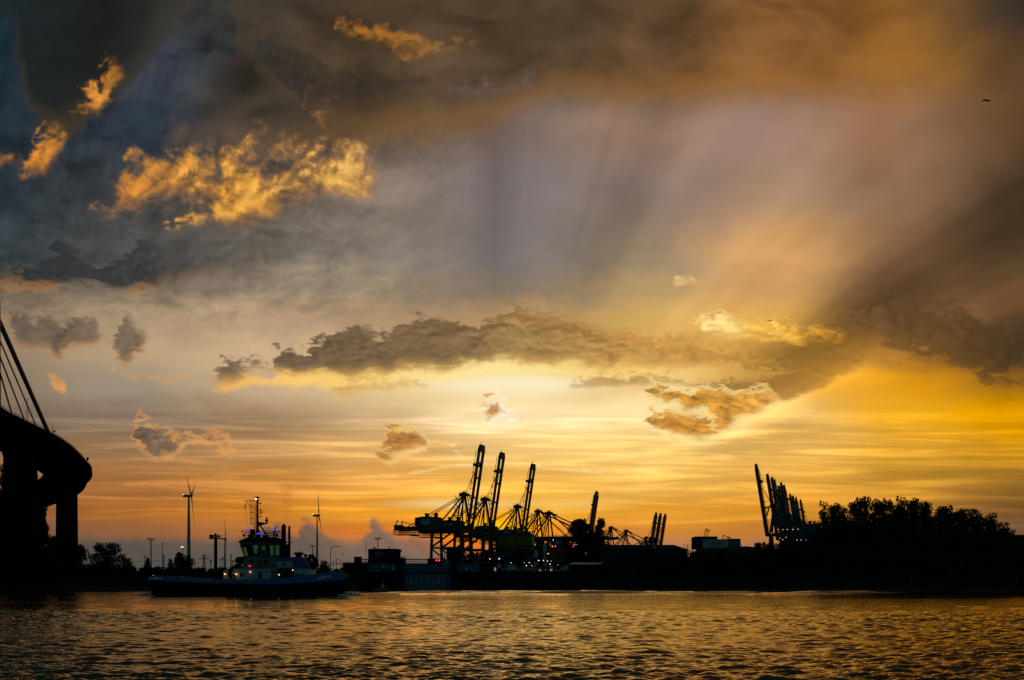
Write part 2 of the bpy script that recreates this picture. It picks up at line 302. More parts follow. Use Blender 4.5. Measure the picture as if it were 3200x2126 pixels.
# cumulus tops standing in the haze on the horizon
CUX = [(-1.5,17.1,18.5,.5),(3,17.0,18.5,.6),(4.5,16.85,18.5,.6),(6,16.95,18.5,.6),(6.9,16.7,18.5,.7),(7.6,16.75,18.5,.8),(8.4,16.3,18.5,.8),(8.9,16.4,18.5,.85),(9.35,16.6,18.5),(9.6,16.2,18.5),(9.9,16.35,18.5),(10.4,16.8,18.5,.8),(11.1,16.95,18.5,.8),(11.35,16.75,18.5,.9),(11.6,16.3,18.5),(11.8,16.25,18.5),(12.1,16.6,18.5),(12.5,16.85,18.5,.9),(13.0,16.7,18.5,.9),(13.5,16.9,18.5,.8),(14.5,17.15,18.5,.6),(18,17.3,18.5,.5),(22,17.3,18.5,.4),(33,17.3,18.5,.3)]
sky = layer(sky, CUX, [(2,(80,78,73)),(8,(94,86,78)),(13,(126,106,92)),(16,(150,112,90)),(22,(130,102,86)),(32,(86,74,62))], s=.2, na=.7, nb=.5, soft=.8, amax=.88, rel=.35)
# named bright streaks
WS = (wx2, sy + (nL2 - 0.5) * 0.25 + nFc * 0.18 + (st - 0.5) * 0.22)
sky = layer(sky, [NO(2.6,15.2),(3.6,15.17,15.23),(5.0,15.15,15.23),(6.0,15.1,15.2),NO(6.4,15.0),(6.7,14.85,14.9),(8.0,14.92,15.02),(9.3,14.95,15.02),NO(9.6,15),NO(10.2,14.9),(11.0,14.9,14.98),(12.4,14.88,15.0),(13.0,14.75,14.9),(14.0,14.55,14.62),(15.6,14.42,14.5),(17.0,14.55,14.66),(19,14.75,14.84),(20.5,14.78,14.85),NO(21.2,14.8)],
     [(3,(214,150,84)),(9,(226,160,92)),(13,(255,232,176)),(17,(255,240,200)),(21,(250,214,140))], s=.085, na=.45, nb=.7, soft=1.1, amax=.9, rel=.1, warp=WS)
sky = layer(sky, [NO(3.6,14.85),(4.6,14.82,14.86),(6.2,14.65,14.7),(8,14.72,14.78),(9.4,14.6,14.66),(10.8,14.5,14.56),NO(11.4,14.5),NO(14.2,14.86),(14.8,14.8,14.92),NO(15.3,14.86),NO(17.4,14.4),(19,14.3,14.4),(20.4,14.2,14.28),NO(21.5,14.2),NO(26,14.2),(28.4,14.1,14.22),NO(30.4,14.1)],
     [(4,(196,138,82)),(9,(222,160,92)),(15,(255,236,180)),(19,(252,220,150)),(28,(246,196,100))], s=.085, na=.5, nb=.8, soft=1.1, amax=.8, rel=.1, warp=WS)

# --- everything away from the sunset: the clear evening sky behind the camera and overhead
nish = NT.nodes.new('ShaderNodeTexSky')
nish.sky_type = 'NISHITA'; nish.sun_disc = False
nish.sun_elevation = SUN_EL; nish.sun_rotation = SUN_AZ
nish.altitude = 5; nish.air_density = 1.4; nish.dust_density = 3.0; nish.ozone_density = 2.0
away = mixc(0.85, shade(nish.outputs[0], 0.03), (0.030, 0.098, 0.112, 1.0))
hs = NT.nodes.new('ShaderNodeHueSaturation'); hs.inputs['Saturation'].default_value = 1.03; hs.inputs['Value'].default_value = 0.98
NT.links.new(sky, hs.inputs['Color']); sky = hs.outputs[0]
sky = mixc(ss(dy, 0.66, 0.30), sky, away)
bg = NT.nodes.new('ShaderNodeBackground')
NT.links.new(sky, bg.inputs[0]); bg.inputs[1].default_value = 1.0
out = NT.nodes.new('ShaderNodeOutputWorld')
NT.links.new(bg.outputs[0], out.inputs[0])
world.cycles.sampling_method = 'MANUAL'
world.cycles.sample_map_resolution = 512
# ------------------------------------------------------------------ helpers
def at(px, py, Y):
    """world point seen at a photo pixel, at distance Y"""
    return Vector(((px - CX) / F_PX * Y, Y, CAM_H + (HORIZON - py) / F_PX * Y))

def hgt(py, Y): return CAM_H + (HORIZON - py) / F_PX * Y
def wid(npx, Y): return npx / F_PX * Y

class MB:
    """collects shapes; build() links them as one mesh object"""
    def __init__(self): self.v, self.f = [], []
    def add(self, vs, fs):
        o = len(self.v); self.v += [tuple(p) for p in vs]; self.f += [tuple(i + o for i in q) for q in fs]; return self
    def box(self, c, s, rot=None):
        x, y, z = s[0] / 2, s[1] / 2, s[2] / 2
        vs = [Vector((a * x, b * y, d * z)) for a in (-1, 1) for b in (-1, 1) for d in (-1, 1)]
        if rot is not None: vs = [rot @ p for p in vs]
        c = Vector(c)
        return self.add([p + c for p in vs], [(0,1,3,2),(4,6,7,5),(0,4,5,1),(2,3,7,6),(0,2,6,4),(1,5,7,3)])
    def span(self, a, b):
        """box between two corners"""
        return self.box([(a[i] + b[i]) / 2 for i in range(3)], [abs(a[i] - b[i]) for i in range(3)])
    def bar(self, p, q, w, h=None, w2=None, h2=None, up=(0, 0, 1)):
        p, q = Vector(p), Vector(q); h = h or w; w2 = w2 or w; h2 = h2 or h
        d = (q - p).normalized(); u = Vector(up)
        if abs(d.dot(u)) > 0.98: u = Vector((0, 1, 0))
        s = d.cross(u).normalized(); t = s.cross(d).normalized()
        vs = [p + s * (a * w / 2) + t * (b * h / 2) for a, b in ((-1,-1),(1,-1),(1,1),(-1,1))]
        vs += [q + s * (a * w2 / 2) + t * (b * h2 / 2) for a, b in ((-1,-1),(1,-1),(1,1),(-1,1))]
        return self.add(vs, [(3,2,1,0),(4,5,6,7),(0,1,5,4),(1,2,6,5),(2,3,7,6),(3,0,4,7)])
    def tube(self, p, q, r, r2=None, n=8, cap=True):
        p, q = Vector(p), Vector(q); r2 = r if r2 is None else r2
        d = (q - p).normalized(); u = Vector((0, 0, 1)) if abs(d.z) < 0.95 else Vector((0, 1, 0))
        s = d.cross(u).normalized(); t = s.cross(d).normalized()
        vs = []
        for c, rr in ((p, r), (q, r2)):
            for k in range(n):
                a = 2 * math.pi * k / n; vs.append(c + s * (math.cos(a) * rr) + t * (math.sin(a) * rr))
        fs = [(k, (k + 1) % n, n + (k + 1) % n, n + k) for k in range(n)]
        if cap: fs += [tuple(range(n - 1, -1, -1)), tuple(range(n, 2 * n))]
        return self.add(vs, fs)
    def path(self, pts, r, n=6):
        for a, b in zip(pts, pts[1:]): self.tube(a, b, r, n=n)
        return self
    def lathe(self, c, prof, n=14):
        """rings (radius, z) about a vertical axis"""
        c = Vector(c); vs, fs = [], []
        for r, z in prof:
            for k in range(n):
                a = 2 * math.pi * k / n; vs.append(c + Vector((r * math.cos(a), r * math.sin(a), z)))
        for i in range(len(prof) - 1):
            for k in range(n):
                fs.append((i * n + k, i * n + (k + 1) % n, (i + 1) * n + (k + 1) % n, (i + 1) * n + k))
        fs.append(tuple(range(n - 1, -1, -1))); m = (len(prof) - 1) * n; fs.append(tuple(range(m, m + n)))
        return self.add(vs, fs)
    def ball(self, c, r, n=10, sz=1.0):
        return self.lathe(c, [(max(1e-3, r * math.sin(math.pi * i / 6)), -r * sz * math.cos(math.pi * i / 6)) for i in range(7)], n)
    def torus(self, c, R0, r, axis='Y', n=18, m=8):
        vs, fs = [], []
        for i in range(n):
            a = 2 * math.pi * i / n
            for j in range(m):
                b = 2 * math.pi * j / m; rr = R0 + r * math.cos(b); h = r * math.sin(b)
                p = {'Y': (rr * math.cos(a), h, rr * math.sin(a)), 'Z': (rr * math.cos(a), rr * math.sin(a), h), 'X': (h, rr * math.cos(a), rr * math.sin(a))}[axis]
                vs.append(Vector(p) + Vector(c))
        for i in range(n):
            for j in range(m):
                fs.append((i * m + j, ((i + 1) % n) * m + j, ((i + 1) % n) * m + (j + 1) % m, i * m + (j + 1) % m))
        return self.add(vs, fs)
    def prism(self, poly, y0, y1):
        """polygon in x-z, extruded along y"""
        n = len(poly)
        vs = [(x, y0, z) for x, z in poly] + [(x, y1, z) for x, z in poly]
        fs = [(i, (i + 1) % n, n + (i + 1) % n, n + i) for i in range(n)] + [tuple(range(n - 1, -1, -1)), tuple(range(n, 2 * n))]
        return self.add(vs, fs)
    def loft(self, rings, closed=True, caps=True):
        n = len(rings[0]); vs = [p for r in rings for p in r]; fs = []
        for i in range(len(rings) - 1):
            for k in range(n if closed else n - 1):
                fs.append((i * n + k, i * n + (k + 1) % n, (i + 1) * n + (k + 1) % n, (i + 1) * n + k))
        if caps: fs += [tuple(range(n - 1, -1, -1)), tuple(range((len(rings) - 1) * n, len(rings) * n))]
        return self.add(vs, fs)
    def mesh(self, name, mat, smooth=False):
        me = bpy.data.meshes.new(name); me.from_pydata(self.v, [], self.f)
        bm = bmesh.new(); bm.from_mesh(me); bmesh.ops.recalc_face_normals(bm, faces=bm.faces); bm.to_mesh(me); bm.free()
        if mat: me.materials.append(mat)
        if smooth: me.polygons.foreach_set('use_smooth', [True] * len(me.polygons))
        return me
    def build(self, name, mat, parent=None, smooth=False):
        return link(name, self.mesh(name, mat, smooth), parent)

def link(name, data, parent=None, loc=(0, 0, 0)):
    o = bpy.data.objects.new(name, data); COL.objects.link(o); o.location = loc
    if parent: o.parent = parent
    return o

def tag(o, label, cat, group=None, kind=None):
    if label: o['label'] = label
    if cat: o['category'] = cat
    if group: o['group'] = group
    if kind: o['kind'] = kind
    return o

def thing(name, label, cat, loc=(0, 0, 0), rz=0.0, group=None, scale=1.0):
    o = bpy.data.objects.new(name, None); COL.objects.link(o)
    o.empty_display_size = 0.5; o.location = loc; o.rotation_euler = (0, 0, rz); o.scale = (scale,) * 3
    return tag(o, label, cat, group)

def dup(root, loc, rz=0.0, label=None, group=None, scale=None, name=None):
    """copy of a thing with its parts and sub-parts"""
    r = root.copy(); COL.objects.link(r); r.location = loc; r.rotation_euler = (0, 0, rz)
    if scale is not None: r.scale = scale if isinstance(scale, tuple) else (scale,) * 3
    if label: r['label'] = label
    if group: r['group'] = group
    for ch in list(root.children):
        c = ch.copy(); COL.objects.link(c); c.parent = r
        for g in list(ch.children):
            d = g.copy(); COL.objects.link(d); d.parent = c
    return r

def structure(o): o['kind'] = 'structure'; return o

# ------------------------------------------------------------------ materials
def mat(name, col, rough=0.6, metal=0.0, var=0.25, scale=1.5, bump=0.0, spec=0.5):
    m = bpy.data.materials.new(name); m.use_nodes = True; nt = m.node_tree; b = nt.nodes['Principled BSDF']
    b.inputs['Roughness'].default_value = rough; b.inputs['Metallic'].default_value = metal
    b.inputs['Specular IOR Level'].default_value = spec
    tc = nt.nodes.new('ShaderNodeTexCoord'); nz = nt.nodes.new('ShaderNodeTexNoise')
    nt.links.new(tc.outputs['Object'], nz.inputs['Vector']); nz.inputs['Scale'].default_value = scale; nz.inputs['Detail'].default_value = 5
    rp = nt.nodes.new('ShaderNodeValToRGB'); e = rp.color_ramp.elements
    e[0].position, e[1].position = 0.3, 0.7
    e[0].color = (*[c * (1 - var) for c in col], 1); e[1].color = (*[min(1, c * (1 + var)) for c in col], 1)
    nt.links.new(nz.outputs['Fac'], rp.inputs[0]); nt.links.new(rp.outputs[0], b.inputs['Base Color'])
    if bump:
        bp = nt.nodes.new('ShaderNodeBump'); bp.inputs['Strength'].default_value = bump; bp.inputs['Distance'].default_value = 0.1
        nt.links.new(nz.outputs['Fac'], bp.inputs['Height']); nt.links.new(bp.outputs[0], b.inputs['Normal'])
    return m

def glow(name, col, strength):
    m = bpy.data.materials.new(name); m.use_nodes = True; b = m.node_tree.nodes['Principled BSDF']
    b.inputs['Base Color'].default_value = (*col, 1)
    b.inputs['Emission Color'].default_value = (*col, 1); b.inputs['Emission Strength'].default_value = strength
    return m

M = {
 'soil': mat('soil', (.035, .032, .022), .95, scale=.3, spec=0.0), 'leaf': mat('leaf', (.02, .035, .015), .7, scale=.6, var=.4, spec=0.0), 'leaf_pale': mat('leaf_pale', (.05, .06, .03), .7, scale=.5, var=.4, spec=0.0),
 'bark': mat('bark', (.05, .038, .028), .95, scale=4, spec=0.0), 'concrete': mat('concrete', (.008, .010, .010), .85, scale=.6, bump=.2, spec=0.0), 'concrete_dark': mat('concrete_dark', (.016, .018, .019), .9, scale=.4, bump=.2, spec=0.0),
 'steel': mat('steel', (.10, .11, .12), .55, .3), 'black': mat('black_paint', (.010, .011, .012), .85, spec=0.0), 'rubber': mat('rubber', (.012, .012, .012), .9, scale=3, spec=0.0),
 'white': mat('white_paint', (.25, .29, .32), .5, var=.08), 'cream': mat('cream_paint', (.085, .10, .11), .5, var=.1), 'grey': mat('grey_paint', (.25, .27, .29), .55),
 'name_white': mat('lettering_white', (.85, .88, .9), .5, var=.03), 'hull_blue': mat('hull_blue', (.010, .04, .20), .45, var=.2), 'boat_blue': mat('boat_blue', (.02, .05, .16), .5), 'red': mat('red_paint', (.35, .03, .02), .5),
 'crane_blue': mat('crane_blue', (.013, .020, .030), .55, var=.2, scale=.4), 'crane_red': mat('crane_red', (.06, .013, .009), .6, var=.25, scale=.4), 'crane_grey': mat('crane_grey', (.20, .22, .24), .55),
 'gate_blue': mat('gate_blue', (.035, .085, .14), .6, var=.25, scale=.8), 'gate_pale': mat('gate_pale', (.07, .13, .19), .6, var=.25, scale=.8), 'yellow': mat('yellow_paint', (.55, .40, .06), .5), 'ochre': mat('ochre_paint', (.20, .105, .03), .6, scale=.3, spec=0.0),
 'brick': mat('brick', (.05, .03, .024), .85, scale=1, spec=0.0), 'roof': mat('roof', (.025, .024, .025), .8, scale=.5, spec=0.0), 'turbine': mat('turbine_white', (.16, .17, .18), .45, var=.06, scale=.2),
 'container_white': mat('container_white', (.30, .31, .30), .6, var=.15, scale=.6, spec=0.0), 'container_blue': mat('container_blue', (.03, .07, .14), .6, scale=.6), 'container_dark': mat('container_dark', (.03, .035, .04), .7, scale=.6, spec=0.0),
 'rust': mat('rust_brown', (.14, .06, .03), .75, scale=.5, spec=0.0), 'skin': mat('skin', (.4, .24, .17), .6), 'cloth': mat('dark_cloth', (.02, .025, .035), .9), 'feather': mat('feather', (.05, .05, .055), .8), 'foam': mat('foam', (.30, .32, .32), .8, scale=2, bump=.5),
 'lamp_warm': glow('lamp_warm', (1.0, .45, .12), 4), 'lamp_white': glow('lamp_white', (.85, .95, 1.0), 3.5), 'lamp_soft': glow('lamp_soft', (.8, .9, 1.0), 1.2), 'lamp_red': glow('lamp_red', (1.0, .03, .05), 2.2), 'lamp_blue': glow('lamp_blue', (.06, .06, 1.0), 1.0), 'lamp_orange': glow('lamp_orange', (1.0, .16, .03), 5),
}
def glass_mat():
    m = bpy.data.materials.new('tinted_glass'); m.use_nodes = True; nt = m.node_tree; b = nt.nodes['Principled BSDF']
    nt.nodes.remove(b); out = nt.nodes['Material Output']
    t = nt.nodes.new('ShaderNodeBsdfTransparent'); t.inputs[0].default_value = (.40, .62, .52, 1)
    g = nt.nodes.new('ShaderNodeBsdfGlossy'); g.inputs['Roughness'].default_value = .05; g.inputs[0].default_value = (.8, .9, .85, 1)
    fr = nt.nodes.new('ShaderNodeFresnel'); fr.inputs[0].default_value = 1.45
    mx = nt.nodes.new('ShaderNodeMixShader')
    nt.links.new(fr.outputs[0], mx.inputs[0]); nt.links.new(t.outputs[0], mx.inputs[1]); nt.links.new(g.outputs[0], mx.inputs[2]); nt.links.new(mx.outputs[0], out.inputs[0])
    return m
M['glass'] = glass_mat()

def text_mesh(txt, size, depth=0.02, width=None):
    cu = bpy.data.curves.new('lettering', 'FONT'); cu.body = txt; cu.size = size; cu.extrude = depth; cu.align_x = 'CENTER'; cu.align_y = 'CENTER'; cu.resolution_u = 3
    o = bpy.data.objects.new('lettering', cu); COL.objects.link(o)
    me = bpy.data.meshes.new_from_object(o.evaluated_get(bpy.context.evaluated_depsgraph_get()))
    bpy.data.objects.remove(o); bpy.data.curves.remove(cu)
    if width:
        xs = [v.co.x for v in me.vertices]; k = width / (max(xs) - min(xs))
        for v in me.vertices: v.co.x *= k
    return me

def lettering(txt, size, m, parent, p, right, up, width=None, depth=.02):
    """flat lettering at p in the parent's space, reading along right"""
    me = text_mesh(txt, size, depth, width); me.materials.append(m)
    o = link('lettering', me, parent)
    r = Vector(right).normalized(); u = Vector(up); u = (u - r * u.dot(r)).normalized(); n = r.cross(u)
    o.matrix_local = Matrix(((r.x, u.x, n.x, p[0]), (r.y, u.y, n.y, p[1]), (r.z, u.z, n.z, p[2]), (0, 0, 0, 1)))
    return o

# ------------------------------------------------------------------ the river
SHORE = [(-2600, 190), (-600, 268), (0, 290), (400, 306), (1000, 318), (1128, 326), (1522, 326), (1532, 309), (2000, 283), (2600, 239), (3200, 200), (4200, 158), (7000, 110)]
def shore_y(px):
    xs = [p for p, _ in SHORE]; ys = [y for _, y in SHORE]
    return float(np.interp(px, xs, ys))

TUG_Y = 170.0
def river():
    rng = np.random.default_rng(7)
    rows = [-300, -60, -10, 2, 6]
    y = 9.0
    while y < 400: rows.append(y); y *= 1.012 if y < 17 else 1.003 if y < 75 else 1.0055
    rows += [430, 480]
    u = np.concatenate([[-8, -4, -2.2, -1.4, -1.0, -.8, -.7], np.linspace(-.60, .60, 860), [.7, .8, 1.0, 1.4, 2.2, 4, 8]])
    Yr = np.array(rows)
    X = u[None, :] * np.maximum(Yr, 9.0)[:, None]; Yg = np.repeat(Yr[:, None], len(u), 1)
    Z = np.zeros_like(X); DX = np.zeros_like(X); DY = np.zeros_like(X)
    cell = (np.maximum(Yr, 9) * np.where(Yr < 75, .003, .0055))[:, None]
    wind = R(-70)                                   # waves run mostly towards the viewer
    for i in range(80):
        lam = 0.2 * (3.6 / 0.2) ** (rng.random() ** 1.4)
        th = wind + rng.normal(0, 0.62)
        k = 2 * math.pi / lam; cx, cy = math.cos(th) * k, math.sin(th) * k
        a = 0.017 * lam * (0.6 + 0.8 * rng.random()) / (1 + (lam / .9) ** 2)
        fade = np.clip((lam / cell - 2.2) / 2.5, 0, 1)
        ph = cx * X + cy * Yg + rng.random() * 6.283
        s, c = np.sin(ph), np.cos(ph)
        Z += a * fade * s; DX -= 0.7 * a * fade * c * math.cos(th); DY -= 0.7 * a * fade * c * math.sin(th)
    gust = 0.6 + 0.8 * (np.sin(X * .07 + Yg * .05) * np.sin(X * .031 - Yg * .083 + 1.7) * .5 + .5)
    gust = np.where(Yg < 9, 0.0, gust)
    Z *= gust; DX *= gust; DY *= gust
    # the tug's bow waves rolling away ahead of it and along the far side
    for y0, sl, amp, lw, ph in ((204, .02, .75, 1.5, 0.0), (216, -.015, .6, 1.7, 2.0), (192, .0, .5, 1.3, 4.0), (228, .03, .5, 1.9, 1.0)):
        d = (Yg - (y0 + sl * X + 2.2 * np.sin(X * .045 + ph)))
        env = np.clip((X + 34) / 14, 0, 1) * (0.35 + 0.65 * np.clip(np.sin(X * .11 + ph * 2) + .5 * np.sin(X * .043 + ph), 0, 1))
        Z += amp * env * np.exp(-(d / lw) ** 2)
    n, m = X.shape
    co = np.stack([X + DX, Yg + DY, Z], -1).reshape(-1, 3).astype(np.float32)
    ii = (np.arange(n - 1)[:, None] * m + np.arange(m - 1)[None, :])
    quads = np.stack([ii, ii + 1, ii + m + 1, ii + m], -1).reshape(-1, 4).astype(np.int32)
    me = bpy.data.meshes.new('water')
    me.vertices.add(len(co)); me.vertices.foreach_set('co', co.ravel())
    me.loops.add(quads.size); me.loops.foreach_set('vertex_index', quads.ravel())
    me.polygons.add(len(quads)); me.polygons.foreach_set('loop_start', np.arange(0, quads.size, 4, dtype=np.int32)); me.polygons.foreach_set('loop_total', np.full(len(quads), 4, np.int32))
    me.update(calc_edges=True); me.polygons.foreach_set('use_smooth', np.ones(len(quads), bool))
    mt = bpy.data.materials.new('river_water'); mt.use_nodes = True; nt = mt.node_tree; b = nt.nodes['Principled BSDF']
    b.inputs['Base Color'].default_value = (.006, .012, .012, 1); b.inputs['Roughness'].default_value = .06; b.inputs['IOR'].default_value = 1.36; b.inputs['Specular IOR Level'].default_value = .8; b.inputs['Specular Tint'].default_value = (1.0, .74, .32, 1)
    tc = nt.nodes.new('ShaderNodeTexCoord')
    gn = nt.nodes.new('ShaderNodeTexNoise'); gn.inputs['Scale'].default_value = .035; gn.inputs['Detail'].default_value = 3; gm = nt.nodes.new('ShaderNodeMapping'); gm.inputs['Scale'].default_value = (.35, 1.8, 1)
    nt.links.new(tc.outputs['Object'], gm.inputs[0]); nt.links.new(gm.outputs[0], gn.inputs['Vector'])
    gs = nt.nodes.new('ShaderNodeMapRange'); gs.inputs[1].default_value = .35; gs.inputs[2].default_value = .65; gs.inputs[3].default_value = .3; gs.inputs[4].default_value = 1.0; nt.links.new(gn.outputs['Fac'], gs.inputs[0])
    prev = None
    for sc, st, ds, det in ((1.3, .85, .075, 4), (4.6, .9, .036, 4)):
        mp = nt.nodes.new('ShaderNodeMapping'); mp.inputs['Scale'].default_value = (.75, 1.25, 1); nt.links.new(tc.outputs['Object'], mp.inputs[0])
        nz = nt.nodes.new('ShaderNodeTexNoise'); nz.inputs['Scale'].default_value = sc; nz.inputs['Detail'].default_value = det; nz.inputs['Distortion'].default_value = .6
        nt.links.new(mp.outputs[0], nz.inputs['Vector'])
        bp = nt.nodes.new('ShaderNodeBump'); bp.inputs['Strength'].default_value = st; bp.inputs['Distance'].default_value = ds
        nt.links.new(nz.outputs['Fac'], bp.inputs['Height']); nt.links.new(gs.outputs[0], bp.inputs['Strength'])
        if prev: nt.links.new(prev.outputs[0], bp.inputs['Normal'])
        prev = bp
    nt.links.new(prev.outputs[0], b.inputs['Normal'])
    # golden sheen put into the mirror's colour, mixed by Fresnel over a dark body
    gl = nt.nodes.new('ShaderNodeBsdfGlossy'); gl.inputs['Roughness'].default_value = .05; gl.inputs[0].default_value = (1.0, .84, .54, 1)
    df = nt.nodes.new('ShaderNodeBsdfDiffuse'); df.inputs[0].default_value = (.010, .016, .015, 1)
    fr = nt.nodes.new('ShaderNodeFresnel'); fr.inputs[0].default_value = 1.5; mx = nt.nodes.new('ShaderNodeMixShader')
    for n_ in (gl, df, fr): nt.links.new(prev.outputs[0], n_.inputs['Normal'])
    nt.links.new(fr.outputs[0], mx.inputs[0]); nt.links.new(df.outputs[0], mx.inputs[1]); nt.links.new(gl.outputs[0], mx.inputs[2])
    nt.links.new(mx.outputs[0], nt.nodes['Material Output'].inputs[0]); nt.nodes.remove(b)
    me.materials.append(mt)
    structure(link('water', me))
river()

# ------------------------------------------------------------------ land: bank and ground to the horizon
GZ = 4.5
def land():
    pts = []
    px = -2600
    while px <= 7000:
        pts.append(px); px += 25 if -200 < px < 3400 else 200
    rings = []
    rng = random.Random(3)
    for off, z in ((0, -1.0), (1.5, .4), (4, 1.6), (8, 3.6), (12, GZ), (60, GZ), (300, GZ), (1500, GZ), (14000, GZ)):
        row = []
        for px in pts:
            Y0 = shore_y(px); X0 = (px - CX) / F_PX * Y0
            Y = Y0 + off; X = X0 * (1 + off / 1200.0)
            zz = z + (rng.uniform(-.25, .25) if 0 < off < 12 else 0)
            row.append((X, Y, zz))
        rings.append(row)
    mb = MB(); mb.loft(rings, closed=False, caps=False)
    structure(mb.build('ground', M['soil'], smooth=True))
    # landfill embankment carrying the containers on the right
    mb = MB(); rings = []
    for px, e in ((2120, 0), (2150, .55), (2180, 1), (2260, 1.02), (2330, 1.06), (2400, 1.0), (2480, .9), (2600, .8), (2760, .8), (2900, .6), (3050, 0)):
        zt = GZ + (hgt(1713, shore_y(px) + 20) - GZ) * e
        rings.append([((px - CX) / F_PX * Y, Y, z) for Y, z in ((shore_y(px) + 13, GZ - .2), (shore_y(px) + 19, zt), (shore_y(px) + 40, zt + .1), (shore_y(px) + 54, GZ - .2))])
    mb.loft(rings, closed=False, caps=False); structure(mb.build('hill', M['soil'], smooth=True))
land()
# ------------------------------------------------------------------ container cranes across the basin
def crane_parts(root, boom_up, c_main, c_leg, bw=1.6):
    band = bw < 2
    B = 45.0 - GZ + 0.0                                             # underside of the girders above the quay
    for sw in (-1, 1):
        MB().bar((0, sw * 12, 0), (0, sw * 9, B + 1), 3.6, 2.0, 2.6, 2.0, up=(0, 1, 0)).build('leg', c_leg, root)
        MB().bar((-26, sw * 12, 0), (-26, sw * 9, B + 1), 1.9, 1.7, up=(0, 1, 0)).build('leg', c_leg, root)
        b = MB(); b.bar((-26, sw * 11.2, 14), (0, sw * 11.2, 14), 1.4, 1.8)
        b.bar((-26, sw * 10.6, 26.5), (0, sw * 10.6, 26.5), 1.1, 1.5)
        b.bar((-26, sw * 10.5, 27), (-6, sw * 9.3, B), 1.3); b.bar((-26, sw * 10.7, 26), (0, sw * 11.6, 7), 1.0)
        b.build('brace', c_leg, root)
        MB().span((-62, sw * 3.5 - 1.0, B + 1), (4, sw * 3.5 + 1.0, B + 4)).build('girder', c_main, root)
        st = MB()
        for dw in (0,): st.bar((-2, sw * 2.5, 69), (-50, sw * 3.5, B + 4), .55)
        st.bar((-2, sw * 2.2, 68.5), (-22, sw * 8.6, B + 3), 1.15); st.build('backstay', c_leg, root)
        ap = MB(); ap.bar((0, sw * 9, B), (-2, sw * 2.2, 69), 1.25); ap.bar((-8, sw * 3.5, B + 3), (-2.5, sw * 2, 69), .8)
        ap.build('apex_frame', c_main, root)
    for z, w in ((14, 12), (B - .4, 9.3)):
        MB().bar((0, -w, z), (0, w, z), 1.7, 1.9).build('cross_beam', c_leg, root); MB().bar((-26, -w, z), (-26, w, z), 1.4, 1.6).build('cross_beam', c_leg, root)
    for u in (-60, -42, -8, 2): MB().bar((u, -3.5, B + 2.5), (u, 3.5, B + 2.5), 1.3, 1.6).build('cross_beam', c_leg, root)
    h = MB(); h.span((-43, -5.2, B + 4.2), (-23, 5.2, B + 10.5)); h.prism([(-43, B + 10.5), (-23, B + 10.5), (-23.5, B + 11.3), (-36, B + 11.9), (-43, B + 11.0)], -5.2, 5.2)
    house = h.build('machinery_house', c_main, root)
    for u in (-34.5, -26.5):
        MB().span((u - 1.1, -1.5, B + 11.2), (u + 1.1, 1.5, B + 14.2)).span((u - 1.4, -1.8, B + 13.4), (u + 1.4, 1.8, B + 14.6)).build('roof_vent', c_main, house)
    MB().span((-37.5, -5.28, B + 5.2), (-29.5, -5.205, B + 9.6)).build('sign_panel', M['crane_grey'], house)
    hd = MB(); hd.span((-5, -3.6, 68.2), (1.2, 3.6, 70.6)); hd.span((-4, -4.4, 70.2), (.4, 4.4, 70.5)); hd.ball((-2.4, 0, 70.2), 2.4, 8, .7)
    for w in (-3.6, 3.6): hd.bar((-4.6, w, 70.6), (-4.6, w, 72.2), .18); hd.bar((.6, w, 70.6), (.6, w, 72.2), .18); hd.bar((-4.6, w, 72.2), (.6, w, 72.2), .18)
    hd.bar((1, -2, 69), (6, -2.5, 67.8), .9); hd.bar((1, 2, 69), (6, 2.5, 67.8), .9)
    hd.build('apex_head', c_main, root)
    # gallery below the backreach with its hanging cable loops
    g = MB()
    for w in (-5.4, 5.4):
        for z in (B - 2.6, B - .4, B + .9): g.bar((-62.5, w, z), (-46 if z < B else -6, w, z), .34)
        for i in range(17): g.bar((-62.3 + i, w, B - 2.6), (-62.0 + i, w, B + 1.2), .3)
        for i in range(18): g.bar((-45 + i * 2.2, w, B - .7), (-45 + i * 2.2, w, B + 1.2), .3)
        g.bar((-45, w, B - .8), (-6, w, B - .8), .2)
    for i in range(9): g.bar((-62.2 + i * 2, -5.4, B - 2.6), (-62.2 + i * 2, 5.4, B - 2.6), .25)
    g.span((-47.5, -5.6, B - 3.6), (-44, 5.6, B - 2.4))
    g.build('gallery', c_leg, root)
    e = MB(); e.span((-62.5, -4, B + 4), (-57, 4, B + 5.5)); e.bar((-61.5, -2, B + 5), (-60, -2, B + 9.5), .7); e.bar((-58.5, 2, B + 5), (-57.5, 2, B + 9), .7)
    e.bar((-60, -2, B + 8.6), (-46, -3, B + 5.6), .3); e.bar((-57.5, 2, B + 8.6), (-46, 3, B + 5.6), .3); e.build('rope_anchor', c_main, root)
    t = MB()
    for i in range(9):
        z = B + 4 + i * 2.7; t.bar((-9.5, -2.5, z), (-6.4, -2.5, z), .5, .2); t.bar((-9.4 if i % 2 else -6.6, -2.5, z), (-6.6 if i % 2 else -9.4, -2.5, z + 2.7), .35)
    t.bar((-8.1, -2.2, B + 4), (-4.5, -2.2, B + 26), .3); t.build('stair_tower', c_leg, root)
    c = MB(); c.span((-16, -4, B - 1.2), (-9, 4, B + .9)); c.span((-11.5, 1.6, B - 4.4), (-8.6, 4.2, B - 1.2)); c.prism([(-15, B - 1), (-10, B - 1), (-9, B - 2.2), (-14, B - 2.6)], -3, 1); c.build('trolley', M['black'], root)
    # boom
    hinge = Vector((3.5, 0, B + 2.4)); L = 66.0
    ang = R(81.2) if boom_up else 0.0
    d = Vector((math.cos(ang), 0, math.sin(ang))); nrm = Vector((-math.sin(ang), 0, math.cos(ang)))
    def bp(s, w, o=0.0): return hinge + d * s + Vector((0, w, 0)) + nrm * o
